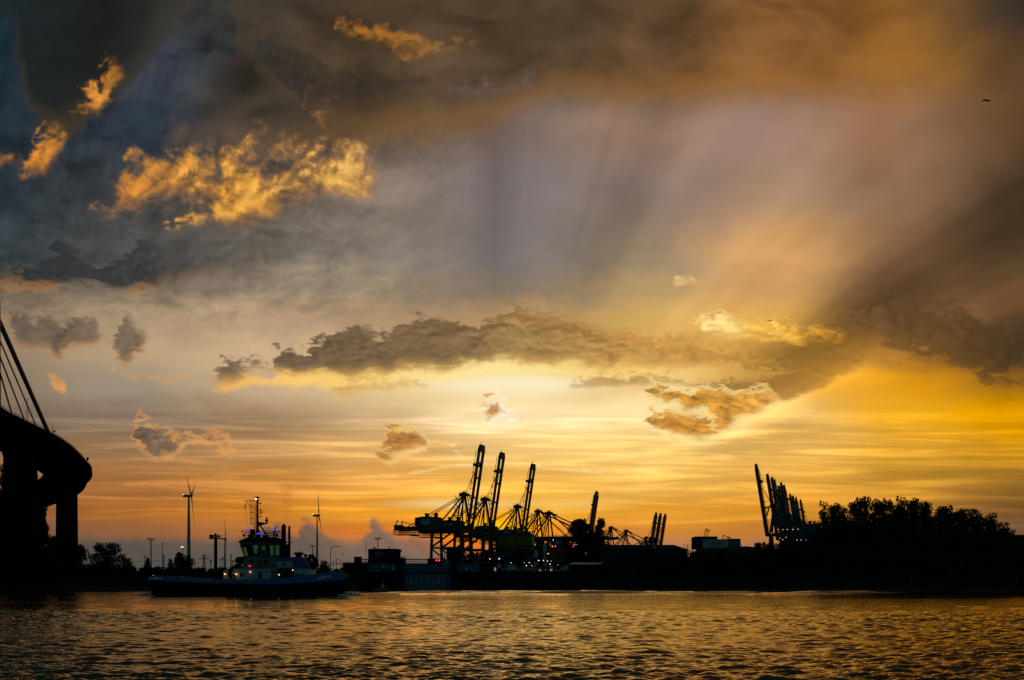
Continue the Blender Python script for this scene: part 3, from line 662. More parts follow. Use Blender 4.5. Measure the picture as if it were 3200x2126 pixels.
    bm = MB()
    for sw in (-1, 1): bm.bar(bp(-1, sw * 4.6), bp(L - 4, sw * 4.6), bw, 1.9 if band else 2.8, up=nrm)
    for s_ in (8, 24, 40, 52): bm.bar(bp(s_, -3.8), bp(s_, 3.8), 1.2, 1.2)
    bm.bar(bp(50, -5.6, 1.8), bp(50, 5.6, 1.8), 3.0, 2.0)
    boom = bm.build('boom', c_main, root)
    tp = MB(); tp.bar(bp(L - 5, 0), bp(L + .5, 0), 11.0, 2.6, 7.0, 2.2, up=nrm); tp.bar(bp(L + .5, 0, .8), bp(L + 3.2, 0, 1.4), .25); tp.build('boom_tip', c_main, boom)
    if band:
        for a0, a1, m in ((52, 59, M['crane_grey']), (43, 48.4, M['crane_grey']), (59, 61.8, M['crane_red']), (38, 43, M['crane_red'])):
            for sw in (-1, 1): MB().bar(bp(a0, sw * 4.6), bp(a1, sw * 4.6), 1.72, 2.02, up=nrm).build('colour_band', m, boom)
    wk = MB()
    for sw in (-6.2,):
        wk.bar(bp(4, sw, 2.0), bp(L - 5, sw, 2.0), .3)
        for i in range(21): wk.bar(bp(4 + i * 2.9, sw, 1.4), bp(4 + i * 2.9, sw, 2.6), .14)
    for s_ in (14, 31, 44): wk.bar(bp(s_, -3, 1.4), bp(s_, -3.4, 4.6), .4)
    wk.build('walkway', c_leg, boom)
    fs = MB(); ax = Vector((-1, 0, 70))
    if boom_up:
        for s_, w in ((44, -3), (44, 3), (47, -2), (52, 2)): fs.bar(ax + Vector((0, w * .6, 0)), bp(s_, w, 1.5), .2)
        for w in (-3, 3): fs.bar(ax + Vector((3, w, -2)), bp(17, w, 2), .6)
        for w in (-2.4, -1, 1, 2.4): fs.bar((-1.5, w, 68), (1.5, w, B + 4), .25)
    else:
        for w in (-3.4, 3.4):
            fs.bar(ax + Vector((1, w * .6, -1)), bp(50, w, 1.5), .95); fs.bar(ax + Vector((1, w * .6, -1)), bp(24, w, 1.5), .6); fs.bar(ax + Vector((1, w * .3, 0)), bp(44, w * .5, 1.5), .25)
    fs.build('forestay', c_leg, root)

QROT = -19.3                                                        # quay runs away to the right
def crane_at(px_apex, Y, flip=False):
    a = R(QROT + (180 if flip else 0))
    p = Vector(((px_apex - CX) / F_PX * Y, Y, GZ)); off = Vector((2 * math.cos(a), 2 * math.sin(a), 0))
    return p + off, a
G_UP, G_DN, G_R = 'container cranes with raised booms on the near quay', 'container cranes working with lowered booms', 'container cranes behind the trees on the right'
def crane(lbl, px, Y, up, cm, cl, group, src=None, flip=False, bw=1.6):
    loc, a = crane_at(px, Y, flip)
    if src: return dup(src, loc, a, lbl, group)
    r = thing('container_crane', lbl, 'crane', loc, a, group); crane_parts(r, up, cm, cl, bw); return r
cr1 = crane('tallest container crane with raised boom, leftmost of the row before the sun glow', 1450, 800, True, M['crane_blue'], M['crane_red'], G_UP)
crane('container crane with raised boom, second of the row counted from the left', 1516, 845, True, None, None, G_UP, cr1)
crane('container crane with raised boom, third of the row and right of two taller ones', 1617, 925, True, None, None, G_UP, cr1)
cr2 = crane('container crane with lowered boom just right of the three tall raised booms', 1682, 986, False, M['crane_blue'], M['crane_blue'], G_DN, bw=2.4)
crane('container crane with lowered boom left of the lone raised boom behind the bushy tree', 1716, 1010, False, None, None, G_DN, cr2)
cr3 = crane('container crane with a lone raised boom rising behind the bushy tree', 1826, 1197, True, M['crane_blue'], M['crane_blue'], G_UP, bw=4.4)
crane('container crane with lowered boom just right of the slim poplar', 1910, 1277, False, None, None, G_DN, cr2)
crane('container crane with lowered boom over the long shed roof, left of three close raised booms', 1957, 1354, False, None, None, G_DN, cr2)
crane('far container crane, left boom of three close raised booms above the shed roof', 2020, 1549, True, None, None, G_UP, cr3)
crane('far container crane, middle boom of three close raised booms above the shed roof', 2034, 1565, True, None, None, G_UP, cr3)
crane('far container crane, right boom of three close raised booms above the shed roof', 2049, 1580, True, None, None, G_UP, cr3)
for lbl, px, Y in (('tallest crane of the dark cluster left of the big trees, its boom leaning left', 2401, 918), ('crane of the dark cluster, second boom from its left edge', 2432, 1000),
                   ('crane of the dark cluster tucked close behind the second boom', 2445, 1030), ('short crane in the middle of the dark cluster, lower than its right neighbour', 2462, 1120),
                   ('crane of the dark cluster with a tall boom right of the middle', 2471, 1085), ('crane of the dark cluster, fourth from its right edge', 2494, 1222), ('crane at the right edge of the dark cluster, nearest to the big trees', 2524, 1305), ('crane of the dark cluster filling the gap behind the second and third booms', 2451, 1052),
                   ('crane of the dark cluster close behind the tall boom right of the middle', 2479, 1112), ('crane of the dark cluster, third from its right edge', 2502, 1244), ('crane of the dark cluster, second from its right edge', 2511, 1268)):
    crane(lbl, px + 16, Y, True, None, None, G_R, cr3, True)
# floodlights under the girders of the right-hand cluster
def lamp_thing(lbl, px, py, Y, r_px, m, cat='lamp', group=None, name='floodlight', pole=None):
    p = at(px, py, Y); rr = wid(r_px, Y)
    t = thing(name, lbl, cat, (p.x, p.y, GZ if pole else p.z), 0, group)
    z0 = p.z - GZ if pole else 0
    MB().ball((0, 0, z0), rr, 8).build('bulb', m, t)
    MB().lathe((0, 0, z0 + rr * .7), [(rr * 1.3, 0), (rr * .9, rr * .5), (rr * .2, rr * .8)], 8).build('lamp_shade', M['steel'], t)
    if pole: MB().tube((0, rr * .4, 0), (0, rr * .4, z0 + rr), max(.06, rr * .3), n=6).build('pole', M['steel'], t)
    else: MB().bar((0, 0, z0 + rr), (0, rr * 5, z0 + rr * 3), rr * .4).build('bracket', M['steel'], t)
    return t
for k, (px, py) in enumerate(((2431,1655.5),(2446,1655.5),(2460,1655.5),(2477,1655.5),(2494,1654))):
    lamp_thing(('first', 'second', 'third', 'fourth', 'fifth')[k] + ' warm floodlight from the left in the row under the dark crane cluster', px, py, 880, .9, M['lamp_warm'], group='floodlights of the right crane cluster')
for k, (px, py) in enumerate(((2411,1667),(2437,1682),(2456,1680),(2446,1687),(2491,1688),(2503,1688),(2519,1688))):
    lamp_thing(('single small warm light at the foot of the dark crane cluster', 'warm light on the crane leg, left of a close pair', 'warm light on the crane leg, right of a close pair', 'lowest warm light at the crane leg', 'left warm light of three over the dark bushes', 'middle warm light of three over the dark bushes', 'white light at the right end of the three over the bushes')[k],
               px, py, 880, .8, M['lamp_white'] if k == 6 else M['lamp_warm'], group='lights at the foot of the right crane cluster')

# ------------------------------------------------------------------ wind turbines
def turbine(lbl, hub_px, hub_py, Y, blade_m, rot, yaw, tower_px, tower_dx, base_py=1800, tilt=5):
    hub = at(hub_px, hub_py, Y); k = Y / F_PX
    tx = at(hub_px + tower_dx, hub_py, Y)
    t = thing('wind_turbine', lbl, 'wind turbine', (tx.x, Y, GZ), 0, 'wind turbines')
    H = hub.z - GZ; dxm = hub.x - tx.x
    r1 = tower_px * k / 2
    MB().lathe((0, 0, 0), [(r1 * 1.25, 0), (r1 * 1.1, H * .35), (r1 * .8, H * .72), (r1 * .55, H - 1.6)], 18).build('tower', M['turbine'], t, True)
    nl = abs(dxm)
    n = MB(); n.prism([(-nl * 2.1, H - 1.5), (-nl * 2.2, H + .7), (-nl * 1.8, H + 1.8), (nl * .7, H + 1.7), (nl * .75, H - 1.6)], -1.9, 1.9)
    nac = n.build('nacelle', M['turbine'], t)
    MB().ball((-nl * 2.05, 0, H + 2.3), .9 * k / .42 * .8, 8).build('beacon', M['lamp_soft'], nac)
    ax = Vector((math.cos(R(yaw)) * math.cos(R(tilt)), math.sin(R(yaw)) * math.cos(R(tilt)), math.sin(R(tilt))))
    c = Vector((dxm, 0, H + .4))
    side = ax.cross(Vector((0, 0, 1))).normalized(); upv = side.cross(ax).normalized()
    MB().tube(c - ax * 1.8, c + ax * 1.0, 1.9, 1.3, 12).tube(c + ax * 1.0, c + ax * 2.2, 1.3, .3, 12).build('hub', M['turbine'], t, True)
    for b in range(3):
        a = R(rot + 120 * b); dv = upv * math.cos(a) + side * math.sin(a); cv = dv.cross(ax)
        rings = []
        for f, ch, th in ((0, 1.5, 1.4), (.06, 1.6, 1.3), (.18, 3.1, .9), (.4, 2.2, .6), (.7, 1.35, .35), (.93, .7, .2), (1, .15, .08)):
            o = c + dv * (f * blade_m) + ax * (f * f * blade_m * .035)
            cc = (cv * .8 + ax * .45).normalized(); tt = cc.cross(dv)
            rings.append([o + cc * (x * ch) + tt * (y * th) for x, y in ((-.35, 0), (0, .5), (.65, 0), (0, -.5))])
        MB().loft(rings).build('blade', M['turbine'], t, True)
turbine('largest wind turbine, on the left between the bridge and the tug', 598, 1551, 1300, 40, 178, 9, 10.5, -8)
turbine('smallest wind turbine, its rotor beside the platform column left of the tug', 706, 1685, 2000, 44, 24, 12, 6.5, -3)
turbine('wind turbine to the right of the tug funnels', 997, 1612, 1450, 38, -12, 8, 6.5, -6)

# ------------------------------------------------------------------ masts, lamps and signs beyond the bank
def flood_mast(lbl, px, ytop, Y, wpx, ppx, group='floodlight masts of the port'):
    p = at(px, ytop, Y); k = Y / F_PX; H = p.z - GZ; w = wpx * k / 2
    t = thing('floodlight_mast', lbl, 'light mast', (p.x, Y, GZ), 0, group)
    MB().tube((0, 0, 0), (0, 0, H - w * .3), ppx * k * .62, ppx * k * .4, 10).build('pole', M['turbine'], t)
    h = MB(); h.torus((0, 0, H - w * .45), w * .7, w * .06, 'Z', 16, 5); h.torus((0, 0, H), w, w * .07, 'Z', 18, 5)
    for i in range(10):
        a = 2 * math.pi * i / 10; c, s = math.cos(a), math.sin(a)
        h.bar((c * w * .7, s * w * .7, H - w * .45), (c * w, s * w, H), w * .07)
        if i % 2 == 0: h.bar((0, 0, H - w * .5), (c * w * .7, s * w * .7, H - w * .45), w * .07)
    hd = h.build('lamp_ring', M['steel'], t)
    for i in range(10):
        a = 2 * math.pi * i / 10
        MB().box((math.cos(a) * w, math.sin(a) * w, H + w * .07), (w * .26, w * .26, w * .12)).build('floodlight', M['grey'], hd)
flood_mast('tall floodlight mast left of the largest wind turbine', 472, 1684, 620, 21, 4)
flood_mast('slim floodlight mast just left of the turbine that stands right of the tug', 977, 1706, 620, 15, 3)
flood_mast('floodlight mast rising behind the lock control house', 1181, 1682, 560, 19, 3.2)
flood_mast('floodlight mast between the legs of the tallest crane', 1389, 1703, 700, 17, 3)
flood_mast('small floodlight mast low over the bushes right of the bridge pillars', 452, 1738, 700, 12, 2.4)
flood_mast('tiny floodlight mast between the platform column and the tug', 689, 1749, 800, 9, 1.8)
flood_mast('tiny floodlight mast right of the curved street lamp', 1052, 1748, 800, 10, 2)

def post(lbl, name, cat, px, ytop, Y, ppx, head, m='steel', group=None):
    p = at(px, ytop, Y); k = Y / F_PX; H = p.z - GZ; r = ppx * k / 2
    t = thing(name, lbl, cat, (p.x, Y, GZ), 0, group)
    MB().tube((0, 0, 0), (0, 0, H - r), r, r * .8, 8).build('pole', M[m], t)
    head(t, H, k, r)
    return t
def head_cap(t, H, k, r): MB().lathe((0, 0, H - 3 * k), [(r * 1.6, 0), (r * 1.9, k), (r * 1.2, 3 * k)], 8).build('cap', M['steel'], t)
def head_bar(wp): 
    def f(t, H, k, r): MB().bar((-wp * k / 2, 0, H - k), (wp * k / 2, 0, H - k), r * 1.5, r * 1.2).build('cross_arm', M['steel'], t)
    return f
def head_box(wp, hp):
    def f(t, H, k, r): MB().box((0, 0, H - hp * k / 2), (wp * k, wp * k, hp * k), Matrix.Rotation(R(12), 3, 'Y')).build('sign_box', M['black'], t)
    return f
post('slim lattice mast right of the tall floodlight mast', 'radio_mast', 'mast', 508, 1697, 560, 2.6, head_cap)
post('short post with a round bell close to the slim lattice mast', 'signal_post', 'post', 512, 1734, 520, 4.2, head_cap)
post('short dark post right of the large turbine tower', 'mooring_post', 'post', 609, 1755, 420, 3.2, head_cap)
post('short post with a tilted square sign left of the platform column', 'sign_post', 'sign', 659, 1752, 330, 2.6, head_box(6, 5))
post('thick round post between the platform column and the tug', 'signal_post', 'post', 722, 1733, 330, 4.2, head_cap, 'grey')
post('thin post with a lamp box right of the platform column', 'lamp_post', 'post', 696, 1743, 330, 2, head_box(4.5, 5))
post('thin mast standing on the left end of the lock', 'flag_mast', 'mast', 1144, 1694, 312, 1.6, head_cap)
post('thin bare pole between the small street lamps right of the tug', 'pole', 'pole', 1065, 1752, 500, 1.4, head_cap)
post('thin bare pole left of the lock building', 'pole', 'pole', 1088, 1751, 500, 1.2, head_cap)

def street_lamp(lbl, px, ytop, Y, arm, ppx, lit=None, group='street lamps'):
    p = at(px, ytop, Y); k = Y / F_PX; H = p.z - GZ; r = ppx * k / 2; a = arm * k
    t = thing('street_lamp', lbl, 'street lamp', (p.x, Y, GZ), 0, group)
    bend = abs(a) * .45; sg = 1 if a > 0 else -1
    pts = [(0, 0, 0), (0, 0, H - bend)] + [(sg * bend * (1 - math.cos(q)), 0, H - bend + bend * math.sin(q)) for q in (R(22), R(45), R(68), R(90))] + [(a, 0, H + .02 * abs(a))]
    MB().path([Vector(q) for q in pts], r, 8).build('pole', M['steel'], t)
    MB().box((a, 0, H), (7 * k, 3 * k, 1.6 * k)).build('lamp_head', M[lit] if lit else M['grey'], t)
street_lamp('street lamp with a long curved arm pointing right, right of the tug', 1033, 1708, 400, 26, 2.2)
street_lamp('lit lamp on a thin pole at the left side of the large turbine tower', 571, 1710, 600, -1.5, 1.6, 'lamp_warm')
street_lamp('small street lamp right of the curved one, arm to the right', 1041, 1755, 460, 4, 1.8)
street_lamp('small street lamp at the foot of the turbine right of the tug', 995, 1750, 480, 6, 1.4)
street_lamp('small street lamp on the lock roof edge beside the control house', 1253, 1740, 318, 14, 1.6)

# column carrying a platform with a hut and railings
def platform_column():
    Y = 330; k = Y / F_PX; p = at(674, 1685, Y); H = p.z - GZ
    t = thing('platform_column', 'thick dark column carrying a flat platform with railings and a hut, left of the tug', 'signal tower', (p.x, Y, GZ))
    MB().tube((0, 0, 0), (0, 0, H), 5.3 * k, 5.0 * k, 16).build('column', M['concrete_dark'], t)
    MB().span((-18.5 * k, -1.2, H), (30 * k, 1.2, H + 3.4 * k)).build('platform', M['steel'], t)
    h = MB(); h.span((-17 * k, -.8, H + 3.5 * k), (-8 * k, .8, H + 13 * k)); h.span((-2.6 * k, -.6, H + 3.4 * k), (2 * k, .6, H + 15 * k)); h.ball((0, 0, H + 16 * k), 3 * k, 8)
    h.build('hut', M['black'], t)
    r = MB()
    for z in (7, 10, 13): r.bar((-17 * k, -1.1, H + z * k), (18 * k, -1.1, H + z * k), .6 * k); r.bar((-17 * k, 1.1, H + z * k), (18 * k, 1.1, H + z * k), .6 * k)
    for x in (-17, -11, -5, 1, 7, 12, 18): r.bar((x * k, -1.1, H + 3 * k), (x * k, -1.1, H + 13 * k), .6 * k); r.bar((x * k, 1.1, H + 3 * k), (x * k, 1.1, H + 13 * k), .6 * k)
    r.build('railing', M['steel'], t)
    MB().span((6 * k, -.3, H + 5 * k), (12 * k, .3, H + 11 * k)).build('lamp_box', M['black'], t)
platform_column()

# power line far away
def power_pylon():
    Y = 1500; k = Y / F_PX; p = at(638, 1733, Y); H = p.z - GZ
    t = thing('power_pylon', 'distant lattice power pylon with two cross arms between the turbines', 'pylon', (p.x, Y, GZ))
    b = MB()
    for sx_, sy_ in ((-1, -1), (1, -1), (1, 1), (-1, 1)): b.bar((sx_ * 3.5, sy_ * 3.5, 0), (sx_ * .5, sy_ * .5, H), .45)
    for i in range(8):
        z0, z1 = H * i / 8, H * (i + 1) / 8; a, c = 3.5 - 3 * i / 8, 3.5 - 3 * (i + 1) / 8
        for s_ in (-1, 1): b.bar((-a, s_ * a, z0), (c, s_ * c, z1), .3); b.bar((a, s_ * a, z0), (-c, s_ * c, z1), .3)
    b.build('lattice_mast', M['steel'], t)
    for z, w in ((H - 5 * k, 10 * k), (H - 12 * k, 14 * k)):
        a = MB(); a.bar((-w, 0, z), (w, 0, z), .5, .7); a.bar((-w, 0, z), (0, 0, z + 2.6), .3); a.bar((w, 0, z), (0, 0, z + 2.6), .3); a.build('cross_arm', M['steel'], t)
    l = MB()
    for s_ in (-1, 1):
        pts = [Vector((s_ * 14 * k + 40 * q * .6 * 1, 0 + q * -6, H - 12 * k - 1 - 9 * (1 - (q / 5 - 1) ** 2) * .5)) for q in range(0, 6)]
        l.path(pts, .10, 4); l.path([Vector((-q.x, q.y, q.z)) for q in pts], .10, 4)
    l.build('cable', M['steel'], t)
power_pylon()
# ------------------------------------------------------------------ the high road bridge on the left
def bridge():
    ctrl = [(-80, 40, 48.2), (-96, 120, 47.8), (-110, 185, 47.2)]
    for px, Y in ((0, 249), (60, 266), (120, 282), (180, 300), (230, 325), (265, 355), (285, 379), (288, 398), (275, 419), (240, 447), (140, 512), (0, 582), (-160, 655)):
        ctrl.append(((px - CX) / F_PX * Y, Y, 45.8 if Y < 500 else 45.8 - (Y - 500) * .02))
    P_ = [Vector(c) for c in ctrl]; path = []
    for i in range(len(P_) - 1):
        p0, p1, p2, p3 = P_[max(0, i - 1)], P_[i], P_[i + 1], P_[min(len(P_) - 1, i + 2)]
        for s in range(10):
            t = s / 10
            path.append(.5 * ((2 * p1) + (p2 - p0) * t + (2 * p0 - 5 * p1 + 4 * p2 - p3) * t * t + (3 * p1 - p0 - 3 * p2 + p3) * t ** 3))
    path.append(P_[-1])
    root = thing('road_bridge', 'high concrete cable-stayed road bridge curving across the left edge', 'bridge', (path[0].x, path[0].y, 0))
    org = Vector((path[0].x, path[0].y, 0))
    fr = []
    for i, p in enumerate(path):
        d = (path[min(i + 1, len(path) - 1)] - path[max(i - 1, 0)]); d.z = 0; d.normalize()
        fr.append((p - org, Vector((-d.y, d.x, 0))))
    sec = [(0, 0), (0, -.9), (1.0, -1.6), (2.6, -5.2), (13.5, -5.2), (15.4, -1.5), (17.5, -.9), (17.5, 0)]
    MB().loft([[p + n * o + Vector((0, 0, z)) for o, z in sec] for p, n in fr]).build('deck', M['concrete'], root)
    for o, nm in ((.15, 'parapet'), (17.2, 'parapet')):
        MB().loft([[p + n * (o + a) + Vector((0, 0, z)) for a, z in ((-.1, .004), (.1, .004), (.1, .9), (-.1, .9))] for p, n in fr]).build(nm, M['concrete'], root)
    rl = MB()
    for i in range(0, len(fr) - 1):
        for o in (.15, 17.2):
            rl.bar(fr[i][0] + fr[i][1] * o + Vector((0, 0, 1.35)), fr[i + 1][0] + fr[i + 1][1] * o + Vector((0, 0, 1.35)), .1)
            rl.bar(fr[i][0] + fr[i][1] * o + Vector((0, 0, .9)), fr[i][0] + fr[i][1] * o + Vector((0, 0, 1.4)), .1)
    rl.build('railing', M['steel'], root)
    def near(Y):
        return min(range(len(path)), key=lambda i: abs(path[i].y - Y) + (0 if path[i].x > -260 else 500))
    for Y, w, dp in ((294, 8.3, 4.0), (383, 7.3, 4.2), (190, 8.6, 4), (505, 7.6, 4)):
        i = near(Y); c = fr[i][0] + fr[i][1] * 8.75
        a = fr[i][1]; f = Vector((a.y, -a.x, 0))
        rings = []
        for z, ww in ((-1.5 if Y < 260 else 2, 1.08), (35, 1.0), (39.0, 1.0), (40.65, 1.1)):
            rings.append([Vector((c.x, c.y, z)) + a * (sx_ * w / 2 * ww) + f * (sy_ * dp / 2) for sx_, sy_ in ((-1, -1), (1, -1), (1, 1), (-1, 1))])
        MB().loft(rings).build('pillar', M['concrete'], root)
    # stay cables up to the near pylon (outside the picture)
    i0 = near(120); pc = fr[i0][0] + fr[i0][1] * 8.75; a = fr[i0][1]
    py = MB()
    for s_ in (-1, 1):
        py.bar((pc + a * (s_ * 12)) + Vector((0, 0, -1.5)) , (pc + a * (s_ * 10.4)) + Vector((0, 0, 44)), 4, 5); py.bar(pc + a * (s_ * 10.4) + Vector((0, 0, 44)), pc + a * (s_ * .9) + Vector((0, 0, 112)), 3.2, 4.0, 1.6, 3)
    py.build('pylon', M['concrete'], root)
    for pxd, pyd, px0, y0, r in ((160, 1350, 0, 1010, .62), (125, 1331, 0, 1065, .2), (88, 1311, 0, 1115, .2), (52, 1291, 0, 1165, .2), (13, 1266, 0, 1240, .2)):
        i = min((j for j in range(len(path)) if path[j].y < 420), key=lambda j: abs(path[j].x / path[j].y * F_PX + CX - pxd))
        foot = Vector(path[i]) + Vector((0, 0, .4)); foot += fr[i][1] * .8
        Y1 = foot.y - (foot.y - 120) * .33 if pxd > 30 else foot.y - 12
        q = at(px0, y0, Y1)
        top = foot + (q - foot) * (2.55 if pxd > 30 else 6)
        MB().tube(foot - org, top - org, r, n=8).build('stay_cable', M['steel'], root)
    # lamps and signals standing on the deck
    def on_deck(px, Y): 
        i = min((j for j in range(len(path)) if path[j].y < 440), key=lambda j: abs(path[j].x / path[j].y * F_PX + CX - px)); return path[i] + fr[i][1] * .9
    for px, ytop, arms, lbl in ((98, 1248, True, 'street lamp with double cross arms on the bridge deck beside the stay cables'), (173, 1335, False, 'street lamp with a T head on the bridge deck right of the thick stay cable'), (1, 1190, True, 'street lamp on the bridge deck at the left picture edge')):
        p = on_deck(px, 0); H = hgt(ytop, p.y) - p.z; k = p.y / F_PX
        t = thing('street_lamp', lbl, 'street lamp', p, 0, 'lamps on the bridge')
        MB().tube((0, 0, 0), (0, 0, H), 1.0 * k, .7 * k, 8).build('pole', M['steel'], t)
        h = MB(); h.bar((-6 * k, 0, H), (6 * k, 0, H), 1.2 * k, 1 * k)
        if arms: h.bar((-7 * k, 0, H * .52), (7 * k, 0, H * .52), 1.3 * k, 1 * k)
        h.build('cross_arm', M['steel'], t)
    for px, ytop, lbl, n in ((182, 1347, 'round traffic sign on the bridge parapet next to the T lamp', 1), (281, 1431, 'traffic signal on the outer curve of the bridge', 2)):
        p = on_deck(px, 0); H = hgt(ytop, p.y) - p.z; k = p.y / F_PX
        t = thing('traffic_sign' if n == 1 else 'traffic_signal', lbl, 'traffic sign' if n == 1 else 'traffic light', p)
        MB().tube((0, 0, 0), (0, 0, H), .5 * k, n=6).build('pole', M['steel'], t)
        h = MB()
        for i in range(n): h.tube((0, -.15, H - (1 + 4.6 * i) * k), (0, .15, H - (1 + 4.6 * i) * k), 3 * k, n=12); h.box((0, .1, H - (1 + 4.6 * i) * k), (5 * k, .3, 5 * k))
        h.build('sign_disc' if n == 1 else 'signal_head', M['black'], t)
bridge()
# ------------------------------------------------------------------ the flood-gate lock on the far bank
LY = 308.0
def lx(px): return (px - CX) / F_PX * LY
def lz(py): return hgt(py, LY)
def lock():
    K = LY / F_PX
    ox = lx(1300)
    t = thing('flood_gate', 'long flood gate with blue beams and concrete piers right of the tug bow', 'flood gate', (ox, LY, 0))
    X = lambda px: lx(px) - ox
    for a, b, yt in ((1129, 1150, 1758), (1236, 1262, 1760), (1409, 1430, 1760), (1500, 1526, 1764)):
        p = MB(); p.span((X(a), -1.6, -2), (X(b), 16, lz(yt)))
        p.span((X(a) + .3, -1.9, -2), (X(a) + .9, -1.55, lz(yt) - 2)); p.span((X(b) - .9, -1.9, -2), (X(b) - .3, -1.55, lz(yt) - 2))
        p.build('pier', M['concrete_dark'], t)
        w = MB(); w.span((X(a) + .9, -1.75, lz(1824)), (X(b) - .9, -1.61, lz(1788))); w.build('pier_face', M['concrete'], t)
    for a, b, y0, y1 in ((1150.5, 1235.5, 1762, 1786), (1262.5, 1408.5, 1763, 1786), (1430.5, 1499.5, 1764, 1788)):
        g = MB(); g.span((X(a), -.9, lz(y1)), (X(b), 3, lz(y0)))
        for q in (.06, .48, .94):
            zz = lz(y1) + (lz(y0) - lz(y1)) * q; g.span((X(a), -1.25, zz - .16), (X(b), -.88, zz + .16))
        n = max(3, int((b - a) / 12))
        for i in range(n + 1): xx = X(a) + (X(b) - X(a)) * (i + .02) / (n + .04); g.span((xx - .1, -1.1, lz(y1) + .05), (xx + .1, -.88, lz(y0) - .05))
        g.build('gate_beam', M['gate_blue'], t)
    gt = MB(); gt.span((X(1262.5), .2, -2), (X(1408.5), 1.4, lz(1786)))
    gate = gt.build('gate_leaf', M['gate_blue'], t)
    for px in (1270, 1284, 1300, 1315, 1340, 1356, 1371, 1388):
        MB().span((X(px) - .35, -.05, lz(1826)), (X(px) + .35, .19, lz(1796))).build('rib', M['gate_pale'], gate)
    for px in (1285, 1370):
        sgn = MB(); cx_, zb, zt, hw = X(px), lz(1825), lz(1811.5), .72
        for r0, r1 in ((1.0, .72),):
            o = [(cx_ - hw, zb), (cx_ + hw, zb), (cx_, zt)]; ce = (cx_, zb + (zt - zb) / 3)
            for i in range(3):
                a, b = o[i], o[(i + 1) % 3]; ai = [ce[j] + (a[j] - ce[j]) * .7 for j in (0, 1)]; bi = [ce[j] + (b[j] - ce[j]) * .7 for j in (0, 1)]
                sgn.prism([a, b, tuple(bi), tuple(ai)], -.14, -.07)
        sgn.span((cx_ - .07, -.13, zb + .3), (cx_ + .07, -.07, zb + .8))
        sgn.build('warning_triangle', M['yellow'], gate)
    # dark chambers between the piers
    for a, b in ((1150.5, 1235.5), (1430.5, 1499.5)):
        MB().span((X(a), 9, -2), (X(b), 9.6, lz(1760))).build('back_wall', M['concrete_dark'], t)
    MB().span((X(1129), 3.05, lz(1762)), (X(1526), 17, lz(1760))).build('walkway_deck', M['concrete_dark'], t)
    for a, b in ((1130, 1151), (1262, 1336)):
        r = MB()
        for z in (1748.5, 1754.5): r.bar((X(a), -.6, lz(z)), (X(b), -.6, lz(z)), .3 if z < 1750 else .14)
        n = int((b - a) / 5)
        for i in range(n + 1): r.bar((X(a) + (X(b) - X(a)) * i / n, -.6, lz(1761)), (X(a) + (X(b) - X(a)) * i / n, -.6, lz(1748)), .14)
        r.build('railing', M['steel'], t)
    bl = MB(); bl.span((X(1335), 1.5, lz(1760)), (X(1382), 9, lz(1745)))
    bl.build('winch_house', M['concrete_dark'], t)
    bl2 = MB(); bl2.span((X(1394), 1.4, lz(1760)), (X(1432), 12, lz(1719))); bl2.prism([(X(1393), lz(1719)), (X(1433), lz(1719)), (X(1433), lz(1717.5)), (X(1396), lz(1717))], 1.2, 12.2)
    bl2.build('winch_tower', M['concrete_dark'], t)
    MB().span((X(1384), -1.9, lz(1763)), (X(1404), -1.66, lz(1748))).build('sign_board', M['gate_pale'], t)
    MB().tube((X(1395), 1.1, lz(1760)), (X(1395), 1.1, lz(1726)), .22, n=8).build('marker_pole', M['yellow'], t)
    # control house
    h = thing('control_house', 'flat-roofed control house with faint lettering on top of the flood gate', 'building', (lx(1196), LY, lz(1760)))
    HX = lambda px: lx(px) - lx(1196); HZ = lambda py: lz(py) - lz(1760)
    w = MB(); w.span((HX(1151), -.4, 0), (HX(1242), 9, HZ(1722))); w.span((HX(1242), 0, 0), (HX(1262), 7, HZ(1743)))
    w.build('wall', M['concrete_dark'], h)
    rf = MB(); rf.prism([(HX(1151), HZ(1722) + .004), (HX(1245), HZ(1722) + .004), (HX(1245), HZ(1715.5)), (HX(1160), HZ(1715.5)), (HX(1151), HZ(1717.5))], -.9, 9.5)
    rf.build('roof', M['concrete_dark'], h)
    for px in (1165, 1178, 1205, 1218, 1231):
        MB().span((HX(px) - .45, -.44, HZ(1750)), (HX(px) + .45, -.405, HZ(1741))).build('window', M['container_dark'], h)
    lettering('HHLA', 1.5, M['grey'], h, (HX(1184.5), -.43, HZ(1730.5)), (1, 0, 0), (0, 0, 1), width=2.3)
    e = MB(); 
    for dx in (-4.5, 4.5): e.bar((HX(1168) + dx * K, 2, HZ(1715)), (HX(1168) + dx * K, 2, HZ(1709)), .12)
    e.span((HX(1164), 1.6, HZ(1713)), (HX(1172), 2.4, HZ(1709.5))); e.tube((HX(1213), 2, HZ(1715)), (HX(1213), 2, HZ(1706.5)), .12, n=6)
    e.build('roof_antenna', M['steel'], h)
    # lamps along the beams
    for k, (px, py, lbl) in enumerate(((1201, 1772, 'pale lamp housing on the left blue beam of the flood gate'), (1232, 1777, 'pale lamp housing on the pier right of the left beam'), (1459, 1779, 'pale lamp housing on the right blue beam of the flood gate'))):
        q = at(px, py, LY); l = thing('beam_lamp', lbl, 'lamp', (q.x, LY - 1.6, q.z), 0, 'lamps on the flood gate')
        MB().span((-.38, -.4, -.5), (.38, .3, .35)).build('housing', M['white'], l); MB().span((-.34, -.3, -1.6), (.34, .3, -.52)).build('bracket', M['black'], l); MB().lathe((0, 0, .36), [(.3, 0), (.1, .3)], 8).build('cap', M['white'], l)
